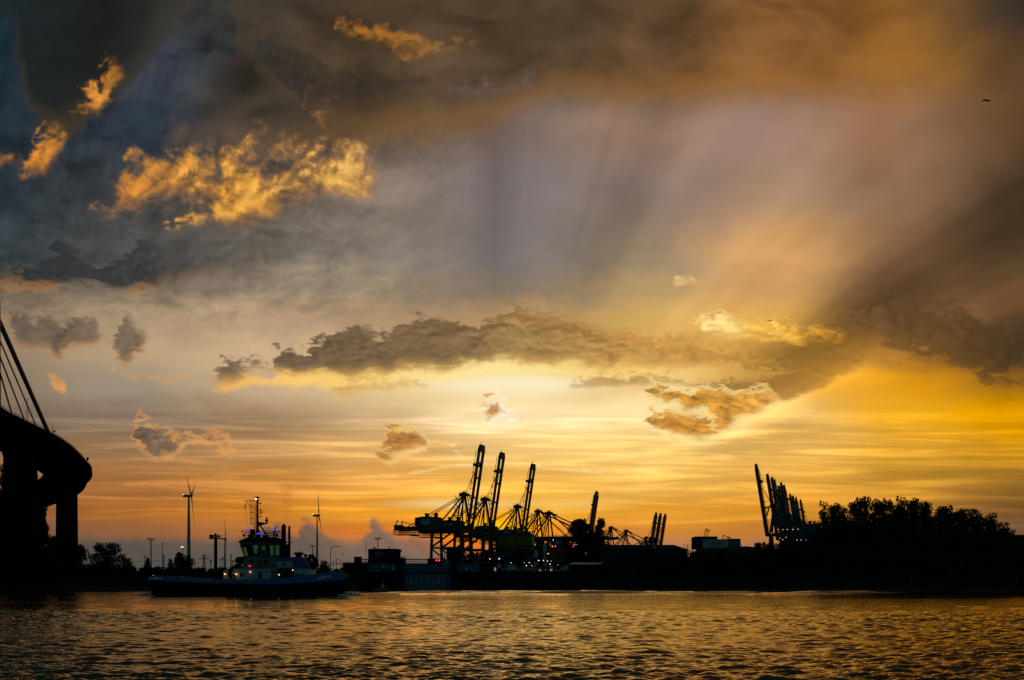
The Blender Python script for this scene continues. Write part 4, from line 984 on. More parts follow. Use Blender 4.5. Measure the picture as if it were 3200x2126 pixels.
    for k, (px, py) in enumerate(((1363.5, 1751.5), (1372, 1751.5))):
        q = at(px, py, LY); l = thing('signal_light', ('left', 'right')[k] + ' one of the two red signal lights on the flood gate', 'signal light', (q.x, LY + .9, q.z), 0, 'red signals of the flood gate')
        MB().ball((0, -.25, 0), .27, 10).build('lens', M['lamp_red'], l); MB().span((-.5, -.1, -.6), (.5, .5, .6)).build('housing', M['black'], l)
    # bollard pile with a lamp by the quay
    q = at(1560, 1768, 304); l = thing('navigation_light', 'white navigation light on a dark pile at the right end of the flood gate', 'navigation light', (q.x, 304, 0))
    MB().tube((0, 0, -2), (0, 0, q.z - .6), .42, n=10).build('pile', M['black'], l); MB().span((-.6, -.6, q.z - .6), (.6, .6, q.z + .35)).build('housing', M['grey'], l); MB().ball((0, -.1, q.z + 2.1), .22, 8).build('bulb', M['lamp_soft'], l); MB().tube((0, 0, q.z + .35), (0, 0, q.z + 2), .06, n=6).build('mast', M['steel'], l)
    # moored pontoon with a red work boat
    q = at(1205, 1833, 303)
    b = thing('pontoon', 'low grey pontoon moored under the left beam of the flood gate', 'pontoon', (q.x, 303, 0))
    MB().span((-3, -1, -.4), (4, 1, .75)).build('float', M['concrete_dark'], b); rr = MB()
    for x in (2.2, 3.0, 3.8): rr.bar((x, -.9, .75), (x, -.9, 1.9), .08)
    rr.bar((2.2, -.9, 1.9), (3.8, -.9, 1.9), .08); rr.build('railing', M['steel'], b)
    b = thing('work_boat', 'small red-hulled work boat beside the grey pontoon', 'boat', (q.x - 1.2, 300.6, 0))
    sh = MB(); sh.loft([[(x, s * y, z) for s, y, z in ((-1, w, .95 + sz), (-1, w * .7, -.2), (1, w * .7, -.2), (1, w, .95 + sz))] for x, w, sz in ((-2.4, .7, .1), (-1, .95, 0), (1, .95, 0), (2, .6, .15), (2.6, .06, .35))]); sh.build('hull', M['red'], b)
    c = MB(); c.span((.2, -.5, .9), (1.1, .5, 2.0)); c.bar((.9, 0, 2), (.9, 0, 3.4), .08); c.build('cabin', M['grey'], b)
    # stone quay to the right of the gate
    qx0, qx1 = 1532, 1770
    m = MB(); rings = []
    for px in range(qx0, qx1 + 1, 14):
        Y = shore_y(px) - .6; x = (px - CX) / F_PX * Y; top = hgt(1785, Y)
        rings.append([(x, Y, -2), (x, Y, top), (x, Y + 13.5, top), (x, Y + 13.5, -2)])
    m.loft(rings); structure(m.build('quay', M['concrete_dark']))
lock()

# ------------------------------------------------------------------ the container yard and sheds
def container(lbl, px0, px1, py0, py1, Y, m, depth=2.6, text=None, group='stacked containers', name='container', doors=False):
    a, b = at(px0, py1, Y), at(px1, py0, Y)
    t = thing(name, lbl, 'container', ((a.x + b.x) / 2, Y, a.z), 0, group)
    w, h = (b.x - a.x) / 2, b.z - a.z
    c = MB(); n = max(4, int(w * 2 / .6)); front = []
    for i in range(n * 2 + 1):
        x = -w + 2 * w * i / (n * 2); front.append((x, .0 if i % 2 else .09))
    vs = [(x, y, .1) for x, y in front] + [(x, y, h - .1) for x, y in front]; k = len(front)
    c.add(vs, [(i, i + 1, k + i + 1, k + i) for i in range(k - 1)])
    c.span((-w + .02, .1, .02), (w - .02, depth, h - .02)); c.build('body', m, t)
    f = MB()
    for x in (-w, w): f.span((x - .09, -.04, 0), (x + .09, .12, h))
    for z in (0, h): f.span((-w + .1, -.03, z - .07), (w - .1, .11, z + .07))
    f.build('frame', m, t)
    if text: lettering(text, .95, M['container_blue'], t, (-.2, -.06, h * .56), (1, 0, 0), (0, 0, 1), width=text_w)
    return t
text_w = 2.6
YC = 287.0
container('dark container standing high behind the bank, two lattice jibs above it', 2170, 2241, 1677.5, 1716, YC + 4, M['container_dark'], 5)
container('white container lettered CMA CGM in front of the dark one', 2201, 2277, 1686, 1713, YC, M['container_white'], 2.5, 'CMA CGM')
container('blue container at the right end beside the white lettered one', 2277.5, 2313.5, 1684.5, 1713, YC, M['container_blue'], 5)
def jib(lbl, px, py, Y, L_px, group='lattice jibs behind the containers'):
    k = Y / F_PX; p = at(px, py, Y); H = p.z - GZ
    t = thing('lattice_crane', lbl, 'crane', (p.x - .20 * H * 1.0, Y, GZ), 0, group)
    b = MB(); d = Vector((.20 * H, 0, H)); w = 1.7 * k * 1.3
    for s_ in (-1, 1):
        for r in (-1, 1): b.bar((s_ * w, r * w, 0), Vector((s_ * w * .8, r * w, 0)) + d, .5 * k)
    n = int(H / (w * 2.2))
    for i in range(n):
        a0, a1 = d * (i / n), d * ((i + 1) / n)
        for r in (-1, 1): b.bar(a0 + Vector((-w if i % 2 else w, r * w, 0)), a1 + Vector((w if i % 2 else -w, r * w, 0)), .4 * k)
    b.build('lattice_jib', M['crane_red'], t)
    h = MB(); h.box(d + Vector((1.2 * k, 0, -.6 * k)), (5 * k, 3 * k, 2.4 * k)); h.box(d + Vector((3.6 * k, 0, -3 * k)), (1.8 * k, 2 * k, 4.5 * k)); h.build('jib_head', M['black'], t)
for lbl, px, py in (('tallest lattice jib leaning right above the dark container', 2206, 1653), ('second lattice jib above the dark container, right of the tallest', 2213.5, 1656), ('lattice jib above the blue container, left one of three short ones', 2260, 1673), ('lattice jib above the blue container, middle one of three short ones', 2272, 1677.5), ('shortest lattice jib above the blue container', 2278.5, 1679)):
    jib(lbl, px, py, 520, 20)

def shed(lbl, name, px0, px1, py_ridge, py_eave, Y, depth, wallm, roofm, slope_px=(0, 0), windows=()):
    a, b = at(px0, 0, Y), at(px1, 0, Y); zr, ze = hgt(py_ridge, Y) - GZ, hgt(py_eave, Y) - GZ
    cx_ = (a.x + b.x) / 2; w = (b.x - a.x) / 2; k = Y / F_PX
    t = thing(name, lbl, 'building', (cx_, Y, GZ))
    MB().span((-w + .3, .3, 0), (w - .3, depth, ze)).build('wall', wallm, t)
    l, r = -w + slope_px[0] * k, w - slope_px[1] * k
    mb = MB(); mb.add([(-w, -.3, ze), (w, -.3, ze), (w, depth + .6, ze), (-w, depth + .6, ze), (l, depth * .5, zr), (r, depth * .5, zr), (-w, -.3, ze + .01), (w, -.3, ze + .01)],
                      [(0, 1, 5, 4), (2, 3, 4, 5), (1, 2, 5), (3, 0, 4), (3, 2, 1, 0)]); mb.build('roof', roofm, t)
    for wx0, wx1, wy0, wy1 in windows:
        x0, x1, z0, z1 = (wx0 - CX) / F_PX * Y - cx_, (wx1 - CX) / F_PX * Y - cx_, hgt(wy1, Y) - GZ, hgt(wy0, Y) - GZ
        f = MB(); e = .12
        f.span((x0, .12, z0), (x0 + e, .29, z1)); f.span((x1 - e, .12, z0), (x1, .29, z1)); f.span((x0 + e, .12, z0), (x1 - e, .29, z0 + e)); f.span((x0 + e, .12, z1 - e), (x1 - e, .29, z1))
        win = f.build('window', M['concrete'], t); MB().span((x0 + e, .2, z0 + e), (x1 - e, .28, z1 - e)).build('pane', M['container_dark'], win)
    return t, k, cx_
SY = 296
t_, k_, c_ = shed('long dark shed with a hipped roof and small windows behind the bank', 'warehouse', 1889, 2152, 1698, 1718, SY, 24, M['brick'], M['roof'], (0, 26),
     [(1937, 1944, 1727, 1733), (1954, 1960.5, 1727, 1733), (1962, 1968.5, 1727, 1733), (1970, 1976.5, 1727, 1733), (1987, 1993, 1727, 1733), (1995, 2001, 1727, 1733), (1962, 1968.5, 1748, 1760.5), (1970.5, 1977, 1748, 1760.5)])
for px in (2050, 2003):
    MB().box(((px - CX) / F_PX * SY - c_, 2.2, hgt(1713 if px == 2050 else 1699.5, SY) - GZ + .25), (.65, .65, .3), Matrix.Rotation(R(20), 3, 'X')).build('skylight', M['grey'], t_)
shed('low shed with a pale roof on the quay in front of the trees', 'storage_shed', 1779, 1884, 1757, 1764.5, 297, 7, M['concrete_dark'], M['grey'], (16, 0))
shed('dark flat building at the right picture edge behind the trees', 'warehouse', 3146, 3330, 1668, 1672, 285, 20, M['roof'], M['roof'], (0, 0))
shed('dark block beside the lock, left of the control house', 'utility_building', 1103, 1124, 1739, 1741, 340, 7, M['concrete_dark'], M['roof'])
shed('low dark house at the left foot of the flood gate', 'utility_building', 1068, 1103, 1757, 1764, 345, 8, M['concrete_dark'], M['roof'])
# parapet with railing on the left bank near the lock
q = MB(); Yw = 336
for px in range(1030, 1104, 6): q.bar(at(px, 1767, Yw), at(px, 1760, Yw), .1)
for z in (1760, 1763.5): q.bar(at(1030, z, Yw), at(1103, z, Yw), .1)
tag(q.build('railing', M['steel']), 'long low railing on the bank between the street lamps and the lock', 'railing')

# the moored container ship or yard stacks between the lock and the bushy tree
def stack(lbl, px0, px1, py0, py1, Y, m, cols, rows, mats, group='container stacks in the yard', depth=12):
    a, b = at(px0, py1, Y), at(px1, py0, Y)
    w, h = (b.x - a.x) / cols, (b.z - a.z) / rows
    for r in range(rows):
        for c in range(cols):
            mm = mats[(r * 3 + c * 2 + r * c) % len(mats)]
            lb = lbl(r, c) if callable(lbl) else lbl
            t = MB(); x0, x1, z0, z1 = a.x + c * w + .04, a.x + (c + 1) * w - .04, a.z + r * h + .03, a.z + (r + 1) * h - .03
            o = Vector(((x0 + x1) / 2, Y, z0))
            t.span((x0 - o.x, .06, 0), (x1 - o.x, depth, z1 - z0))
            for i in range(int((x1 - x0) / .45)): t.span((x0 - o.x + .1 + i * .45, 0, .12), (x0 - o.x + .32 + i * .45, .058, z1 - z0 - .12))
            ob = t.build('container', mm); ob.location = o
            tag(ob, lb, 'container', group)
LV = ['bottom', 'second', 'third', 'fourth', 'fifth', 'sixth']
CN = ['first', 'second', 'third', 'fourth', 'fifth', 'sixth', 'seventh']
stack(lambda r, c: 'pale container end, ' + LV[r] + ' from below in the narrow upright stack, left one of two', 1669, 1681, 1706, 1768, 420, None, 1, 5, [M['container_white'], M['container_white'], M['container_dark'], M['rust'], M['container_white']])
stack(lambda r, c: 'pale container end of the tall pale upright stack, ' + LV[r] + ' from below', 1698, 1709, 1700, 1770, 424, None, 1, 6, [M['container_white']])
stack(lambda r, c: 'dark container, ' + LV[r] + ' row, ' + CN[c] + ' from left, in the block right of the flood gate', 1515, 1668, 1722, 1772, 430, None, 5, 4, [M['container_dark'], M['container_blue'], M['container_dark']])
stack(lambda r, c: 'brown container, ' + LV[r] + ' row, ' + CN[c] + ' from left, right of the tall pale stack', 1711, 1788, 1712, 1770, 428, None, 3, 5, [M['rust'], M['brick'], M['rust']])
stack(lambda r, c: 'grey-green container behind the pale upright stack, row ' + LV[r] + ', ' + CN[c] + ' from the left', 1681.5, 1697.5, 1704, 1770, 432, None, 1, 6, [M['container_dark'], M['gate_blue']])
# cell guides: row of open frames on top of the block
def lashing_bridge():
    Y = 428; k = Y / F_PX; a, b = at(1530, 1722, Y), at(1697, 1704, Y)
    t = thing('lashing_frame', 'pale perforated frame on top of the dark container block', 'frame', (a.x, Y, a.z))
    W, H = b.x - a.x, b.z - a.z
    m = MB()
    for z, h in ((.1, .5), (H * .42, .35), (H * .8, .35)): m.span((0, 0, z), (W, .4, z + h))
    n = 22
    for i in range(n + 1): m.span((W * i / n - .22, -.05, .1), (W * i / n + .22, .45, H * (.95 if i > 14 else .8)))
    m.build('frame', M['concrete'], t)
    g = MB()
    for i in range(0, n, 2): g.span((W * (i + .3) / n, .1, .6), (W * (i + .75) / n, .3, H * .42))
    g.build('panel', M['crane_grey'], t)
lashing_bridge()
def ochre_house():
    Y = 560; a, b = at(1556, 1706, Y), at(1670, 1672, Y)
    t = thing('yard_building', 'large ochre-brown block with a lighter right side under the third raised boom', 'building', (a.x, Y, GZ))
    W, H = b.x - a.x, b.z - GZ
    MB().span((0, 0, 0), (W * .93, 14, H)).build('wall', M['ochre'], t); MB().span((W * .93 + .02, -.5, 0), (W, 13, H + .4)).build('side_wall', M['yellow'], t)
    MB().span((-.3, -.3, H + .01), (W * .93 - .1, 14.3, H + .6)).build('roof', M['roof'], t)
ochre_house()

# vehicles on the quay
def van(lbl, px, py, Y, L, H, m, car=False):
    p = at(px, py, Y)
    t = thing('parked_car' if car else 'parked_van', lbl, 'car' if car else 'van', (p.x, Y, hgt(1785, shore_y(px))), 0, 'vehicles on the quay')
    b = MB(); l = L / 2
    if car: b.prism([(-l, .3), (l, .3), (l, .8), (l * .75, .95), (l * .45, H), (-l * .45, H), (-l * .8, .95), (-l, .85)], -.8, .8)
    else: b.prism([(-l, .3), (l, .3), (l, H * .98), (-l * .55, H), (-l * .8, H * .6), (-l, H * .5)], -.95, .95)
    b.build('body', m, t)
    for x in (-l * .62, l * .62):
        for y in (-.82, .82): MB().tube((x, y - .1, .32), (x, y + .1, .32), .32, n=12).build('wheel', M['rubber'], t)
    g = MB(); s_ = .81 if car else .955
    for s in (-s_, s_): g.prism([(-l * .42, .98), (l * .38, .98), (l * .36, H - .1), (-l * .38, H - .1)] if car else [(-l * .75, H * .58), (-l * .45, H * .58), (-l * .42, H * .88), (-l * .55, H * .88)], s - .008, s + .008)
    g.build('side_window', M['container_dark'], t)
van('white van parked on the quay just right of the navigation light', 1596, 1778, 312, 3.4, 2.0, M['white'])
van('pale car parked on the quay in front of the narrow pale stack', 1657, 1783, 308, 3.0, 1.35, M['white'], True)
van('white van with a pale roof parked left of the low pale-roofed shed', 1770, 1778, 304, 3.4, 1.9, M['white'])

# yard lights
W_, O_, R_ = 'lamp_white', 'lamp_warm', 'lamp_orange'
for px, py, m, r, lbl in ((1449,1747,O_,1.1,'orange yard lamp right behind the flood gate, lowest and farthest left'), (1531,1747,O_,1.4,'orange yard lamp on the left part of the dark container block'), (1597,1759,W_,.8,'small white yard lamp over the parked van'), (1638,1759,W_,.6,'faint white yard lamp left of a warm one'),
    (1654,1758.5,O_,1.1,'warm yard lamp over the parked car, upper one'), (1645,1768,W_,1.1,'white yard lamp over the parked car, left of a warm one'), (1662,1768,O_,1.0,'warm yard lamp low beside the narrow pale stack'), (1683.5,1752,W_,1.2,'white yard lamp between the two pale stacks'),
    (1698,1752,O_,1.3,'orange yard lamp at the left edge of the tall pale stack'), (1711,1754,W_,1.1,'white yard lamp at the right edge of the tall pale stack'), (1718.5,1763,W_,1.1,'lower white yard lamp right of the tall pale stack'), (1722,1754,O_,.7,'dim orange yard lamp on the brown containers'),
    (1747,1757,W_,.8,'white yard lamp over a close pair on the brown containers'), (1743,1765.5,W_,.9,'left white yard lamp of a close pair on the brown containers'), (1751,1765.5,W_,.9,'right white yard lamp of a close pair on the brown containers'), (1856,1752.5,O_,1.2,'warm yard lamp above the pale shed roof'),
    (1713,1730.5,R_,1.6,'bright orange lamp high at the right edge of the tall pale stack'), (1792,1708,'lamp_red',1.7,'red light in front of the bushy tree'), (1726.5,1708,R_,1.5,'orange-red light, first in the row above the brown containers'), (1736,1707,R_,1.2,'orange light, second in the row above the brown containers'),
    (1761,1708,'lamp_red',1.7,'red light, last in the row above the brown containers'), (1849,1707,O_,1.0,'small orange light in the bushy tree branches'), (1729,1688,W_,1.0,'white light on the lowered crane girder')):
    lamp_thing(lbl, px, py, 404 if py > 1740 else 415, r, M[m], group='yard lamps', name='yard_lamp', pole=True)
# ------------------------------------------------------------------ trees and bushes
def leaf_cloud(centres, n, size, seed, squash=.75):
    """many small leaf sprays scattered in clumps"""
    rng = np.random.default_rng(seed)
    cs = np.array([c[:3] for c in centres]); rs = np.array([c[3] for c in centres])
    w = rs ** 2; idx = rng.choice(len(cs), n, p=w / w.sum())
    d = rng.normal(size=(n, 3)); d /= np.linalg.norm(d, axis=1)[:, None]
    rad = rng.random(n) ** .45
    p = cs[idx] + d * (rs[idx] * rad)[:, None] * np.array([1, 1, squash])
    a = rng.normal(size=(n, 3)); a /= np.linalg.norm(a, axis=1)[:, None]
    b = np.cross(a, rng.normal(size=(n, 3))); b /= np.linalg.norm(b, axis=1)[:, None]
    s = size * (.5 + rng.random(n))[:, None]
    q = np.stack([p - a * s, p + b * s * .55, p + a * s, p - b * s * .55], 1).reshape(-1, 3)
    return q
def mesh_quads(name, q, m):
    n = len(q) // 4
    me = bpy.data.meshes.new(name)
    me.vertices.add(len(q)); me.vertices.foreach_set('co', q.astype(np.float32).ravel())
    me.loops.add(n * 4); me.loops.foreach_set('vertex_index', np.arange(n * 4, dtype=np.int32))
    me.polygons.add(n); me.polygons.foreach_set('loop_start', np.arange(0, n * 4, 4, dtype=np.int32)); me.polygons.foreach_set('loop_total', np.full(n, 4, np.int32))
    me.update(calc_edges=True); me.materials.append(m); return me

def tree_proto(kind, seed):
    """unit tree: height 1; returns (trunk mesh, crown mesh)"""
    rng = random.Random(seed); tr = MB(); cl = []
    if kind == 'broad':
        tr.tube((0, 0, 0), (.01, 0, .32), .028, .02, 9)
        for i in range(26):
            a = 2.4 * i + rng.uniform(-.4, .4); h = .22 + .68 * (i + .5) / 26 + rng.uniform(-.04, .04); rr = .37 * math.sqrt(max(.06, 1 - ((h - .50) / .46) ** 2)) * rng.uniform(.72, 1.02)
            e = Vector((math.cos(a) * rr, math.sin(a) * rr, h)); tr.tube((.01, 0, min(.3, h * .5)), e, .012, .004, 5)
            r0 = rng.uniform(.095, .15); cl.append((*e, r0))
            f = e * 1.0 + Vector((math.cos(a) * r0 * .8, math.sin(a) * r0 * .8, r0 * .35)); cl.append((*f, r0 * .5))
        cl += [(0, 0, .5, .30), (0, 0, .68, .25), (.05, .05, .85, .12), (0, 0, .33, .26), (.2, 0, .2, .2), (-.2, 0, .2, .2), (0, .2, .12, .2), (0, -.2, .14, .2)]
        q = leaf_cloud(cl, 10000, .019, seed)
    elif kind == 'poplar':
        tr.tube((0, 0, 0), (0, 0, .9), .02, .005, 8)
        for i in range(40):
            h = .1 + .88 * i / 40; rr = .115 * math.sin(math.pi * min(1, (h - .02) ** .8)) ** .7 * rng.uniform(.3, 1)
            a = rng.uniform(0, 6.28); e = (math.cos(a) * rr, math.sin(a) * rr, h); cl.append((*e, rng.uniform(.035, .06)))
            if i % 3 == 0: tr.tube((0, 0, h - .08), e, .005, .002, 4)
        q = leaf_cloud(cl, 5200, .015, seed, 1.3)
    elif kind == 'cone':
        tr.tube((0, 0, 0), (0, 0, .95), .022, .004, 8)
        for i in range(60):
            h = .08 + .9 * (i / 60) ** 1.0; rr = .30 * (1 - h) ** .75 * rng.uniform(.25, 1.0) + .01
            a = rng.uniform(0, 6.28); e = (math.cos(a) * rr, math.sin(a) * rr, h); cl.append((*e, rng.uniform(.04, .085)))
            if i % 3 == 0: tr.tube((0, 0, h - .05), e, .006, .002, 4)
        q = leaf_cloud(cl, 9000, .017, seed, 1.0)
    elif kind == 'willow':
        tr.tube((0, 0, 0), (0, 0, .4), .03, .02, 8)
        for i in range(34):
            a = rng.uniform(0, 6.28); r0 = rng.uniform(.05, .34); h = .95 - r0 * 1.0 * rng.uniform(.6, 1.2)
            tr.tube((0, 0, .35), (math.cos(a) * r0 * .7, math.sin(a) * r0 * .7, h), .008, .003, 4)
            for j in range(4): cl.append((math.cos(a) * r0 * (.8 + .1 * j), math.sin(a) * r0 * (.8 + .1 * j), h - j * .09, .045))
        q = leaf_cloud(cl, 3600, .017, seed, 1.8)
    elif kind == 'bush':
        for i in range(9):
            a = rng.uniform(0, 6.28); rr = rng.uniform(.1, .55); e = (math.cos(a) * rr, math.sin(a) * rr, rng.uniform(.3, .8)); tr.tube((0, 0, 0), e, .02, .008, 5); cl.append((*e, rng.uniform(.2, .3)))
        cl += [(0, 0, .35, .45), (0, 0, .62, .38), (.4, 0, .25, .25), (-.4, 0, .25, .25)]
        q = leaf_cloud(cl, 2600, .05, seed)
    else:                                                            # 'bare': twiggy, thin foliage
        for i in range(34):
            a = rng.uniform(0, 6.28); rr = rng.uniform(.05, .4); h = rng.uniform(.55, 1.0); e = Vector((math.cos(a) * rr, math.sin(a) * rr, h)); tr.tube((rr * .2 * math.cos(a), rr * .2 * math.sin(a), 0), e, .011, .004, 4)
            cl.append((*e, .05)); cl.append((*(e * .8), .05))
        q = leaf_cloud(cl, 420, .02, seed, 1.4)
    return tr.mesh('trunk', M['bark']), mesh_quads('crown', q, M['leaf'])
PROTO = {}
for kind, seeds in (('broad', (1, 2, 3, 4)), ('poplar', (11,)), ('cone', (21,)), ('willow', (31,)), ('bush', (41, 42, 43)), ('bare', (51, 52))):
    PROTO[kind] = [tree_proto(kind, s) for s in seeds]
NAMES = {'broad': 'broadleaf_tree', 'poplar': 'poplar_tree', 'cone': 'bushy_tree', 'willow': 'willow_tree', 'bush': 'bush', 'bare': 'twiggy_shrub'}
RATIO = {'broad': .86, 'poplar': .26, 'cone': .62, 'willow': .78, 'bush': 1.35, 'bare': .8}
trng = random.Random(99)
def plant(lbl, kind, px, ytop, wpx, Y, group=None, base=None, idx=None):
    z0 = GZ if base is None else base
    H = (hgt(ytop, Y) - z0) * (1.05 if kind == 'broad' else 1.0); W = wid(wpx, Y)
    tm, cm = PROTO[kind][(trng.randrange(9) if idx is None else idx) % len(PROTO[kind])]
    sx_ = W / RATIO[kind]
    t = thing(NAMES[kind], lbl, 'bush' if kind in ('bush', 'bare') else 'tree', ((px - CX) / F_PX * Y, Y, z0), trng.uniform(0, 6.28), group)
    t.scale = (sx_, sx_, H)
    link('stem' if kind in ('bush', 'bare') else 'trunk', tm, t); link('foliage' if kind in ('bush', 'bare') else 'crown', cm, t)
    return t
# left bank, around the bridge pillars
GL = 'trees under the bridge'
for lbl, kind, px, yt, w, Y in (('tall tree at the left picture edge reaching up to the bridge deck', 'broad', -8, 1458, 130, 318), ('tall tree behind the left bridge pillar', 'broad', 62, 1475, 130, 335), ('tree whose top shows in the gap right of the left bridge pillar', 'broad', 112, 1492, 64, 345),
      ('slim tree with layered branches left of the right bridge pillar', 'cone', 132, 1592, 76, 340), ('dense tree left of the right bridge pillar, lower than the layered one', 'broad', 98, 1600, 84, 322), ('low tree at the foot of the right bridge pillar', 'broad', 165, 1672, 76, 318),
      ('round dark tree at the left picture edge below the tall one', 'broad', 20, 1560, 130, 312), ('low tree right behind the right bridge pillar', 'broad', 214, 1700, 70, 350),
      ('feathery willow right of the right bridge pillar', 'willow', 252, 1696, 72, 330), ('large round tree standing alone right of the bridge', 'broad', 336, 1694, 98, 330), ('small round tree right of the large round one', 'broad', 397, 1743, 34, 330),
      ('small pointed tree beside the tiny floodlight mast on the left', 'cone', 461, 1743, 34, 335), ('pointed tree left of the large turbine tower', 'cone', 560, 1726, 56, 338), ('round tree against the foot of the large turbine tower', 'broad', 580, 1733, 44, 342), ('small slim tree left of the pointed one by the turbine', 'broad', 534, 1747, 20, 338),
      ('small round tree right of the tug at the turbine foot', 'broad', 1012, 1752, 34, 345)):
    plant(lbl, kind, px, yt, w, Y, GL if px < 240 else 'trees on the left bank')
# centre
plant('large bushy cone-shaped tree in front of the lone raised boom', 'cone', 1818, 1624, 210, 360, 'trees in the yard')
plant('slim poplar right of the large bushy tree', 'poplar', 1877, 1621, 54, 350, 'trees in the yard')
plant('low round tree right of the poplar foot, below the shed eave', 'broad', 1868, 1700, 60, 320, 'trees in the yard')
plant('small tree between the crane legs behind the lock tower', 'broad', 1492, 1722, 44, 420, 'trees in the yard')
plant('small tree right of the lock tower beside a crane leg', 'broad', 1462, 1734, 40, 400, 'trees in the yard')
# right bank
GR = 'big trees on the right bank'
big = [(2596,1575,112),(2664,1570,112),(2728,1556,130),(2784,1560,112),(2842,1560,130),(2902,1574,112),(2948,1584,104),(3006,1586,126),(3066,1604,104),(3108,1626,94),(3140,1654,76)]
for k, (px, yt, w) in enumerate(big):
    plant(['first', 'second', 'third', 'fourth', 'fifth', 'sixth', 'seventh', 'eighth', 'ninth', 'tenth', 'last'][k] + ' big round-crowned tree from the left in the long row on the right bank', 'broad', px, yt, w, shore_y(px) + 26 + (k % 3) * 4, GR, idx=k)
for k, (px, yt, w) in enumerate(((2548,1668,90),(2628,1640,110),(2700,1628,120),(2790,1630,130),(2880,1640,120),(2968,1650,110),(3050,1660,110),(3122,1690,90),(2500,1690,90),(3190,1700,90))):
    plant('lower dark tree merging into the black foliage below the row of tall crowns', 'broad', px, yt, w, shore_y(px) + 15, 'lower trees on the right bank', idx=k + 1)
plant('small round tree at the left foot of the dark crane cluster', 'broad', 2388, 1692, 66, 262, 'shrubs on the right bank')
plant('small round bush-like tree left of the dark crane cluster', 'broad', 2368, 1697, 24, 264, 'shrubs on the right bank')
plant('small tree right of the crane leg, below the warm lights', 'broad', 2440, 1697, 70, 258, 'shrubs on the right bank')
plant('twiggy shrub between the shed roof and the dark container', 'bare', 2152, 1702, 36, 280, 'twiggy shrubs', idx=0)
plant('twiggy shrub touching the left side of the dark container', 'bare', 2169, 1699, 24, 276, 'twiggy shrubs', idx=1)
plant('low twiggy shrub right of the blue container', 'bare', 2332, 1703, 40, 275, 'twiggy shrubs', idx=1)
# shrubs along the bank: tops follow the dark skyline
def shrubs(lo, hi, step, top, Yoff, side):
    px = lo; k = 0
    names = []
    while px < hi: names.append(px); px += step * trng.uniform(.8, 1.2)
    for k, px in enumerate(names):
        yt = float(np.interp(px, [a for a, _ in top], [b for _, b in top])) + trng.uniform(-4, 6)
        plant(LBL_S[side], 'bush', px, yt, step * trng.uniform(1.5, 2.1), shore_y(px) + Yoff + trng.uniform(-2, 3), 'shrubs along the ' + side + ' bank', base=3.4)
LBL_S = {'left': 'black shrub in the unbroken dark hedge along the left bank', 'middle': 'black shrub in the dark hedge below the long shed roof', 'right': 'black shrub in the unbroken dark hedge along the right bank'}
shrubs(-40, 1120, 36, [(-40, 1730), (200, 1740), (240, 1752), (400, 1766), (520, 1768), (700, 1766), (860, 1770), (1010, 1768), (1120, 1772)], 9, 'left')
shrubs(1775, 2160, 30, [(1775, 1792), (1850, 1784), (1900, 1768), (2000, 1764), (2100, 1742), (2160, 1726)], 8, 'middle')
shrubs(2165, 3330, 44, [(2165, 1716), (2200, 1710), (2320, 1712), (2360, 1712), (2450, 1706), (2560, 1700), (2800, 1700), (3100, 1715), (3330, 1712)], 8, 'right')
# ground cover that fills the bank between and below the shrubs
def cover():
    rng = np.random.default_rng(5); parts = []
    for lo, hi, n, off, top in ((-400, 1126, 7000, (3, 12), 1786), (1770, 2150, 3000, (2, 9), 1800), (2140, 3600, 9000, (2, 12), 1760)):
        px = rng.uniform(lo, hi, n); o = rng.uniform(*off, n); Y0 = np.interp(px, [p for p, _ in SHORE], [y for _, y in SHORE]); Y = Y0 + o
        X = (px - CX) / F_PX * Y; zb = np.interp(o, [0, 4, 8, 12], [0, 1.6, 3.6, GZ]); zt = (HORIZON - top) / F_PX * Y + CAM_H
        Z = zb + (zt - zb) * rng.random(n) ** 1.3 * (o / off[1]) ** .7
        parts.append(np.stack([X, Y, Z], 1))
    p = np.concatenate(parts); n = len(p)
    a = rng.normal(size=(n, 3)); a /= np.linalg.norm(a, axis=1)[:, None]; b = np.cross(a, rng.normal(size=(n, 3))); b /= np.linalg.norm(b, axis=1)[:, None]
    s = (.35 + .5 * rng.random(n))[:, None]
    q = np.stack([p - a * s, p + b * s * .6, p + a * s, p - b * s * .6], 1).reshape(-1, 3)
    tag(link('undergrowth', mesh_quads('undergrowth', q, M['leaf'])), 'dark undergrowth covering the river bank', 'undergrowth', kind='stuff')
cover()
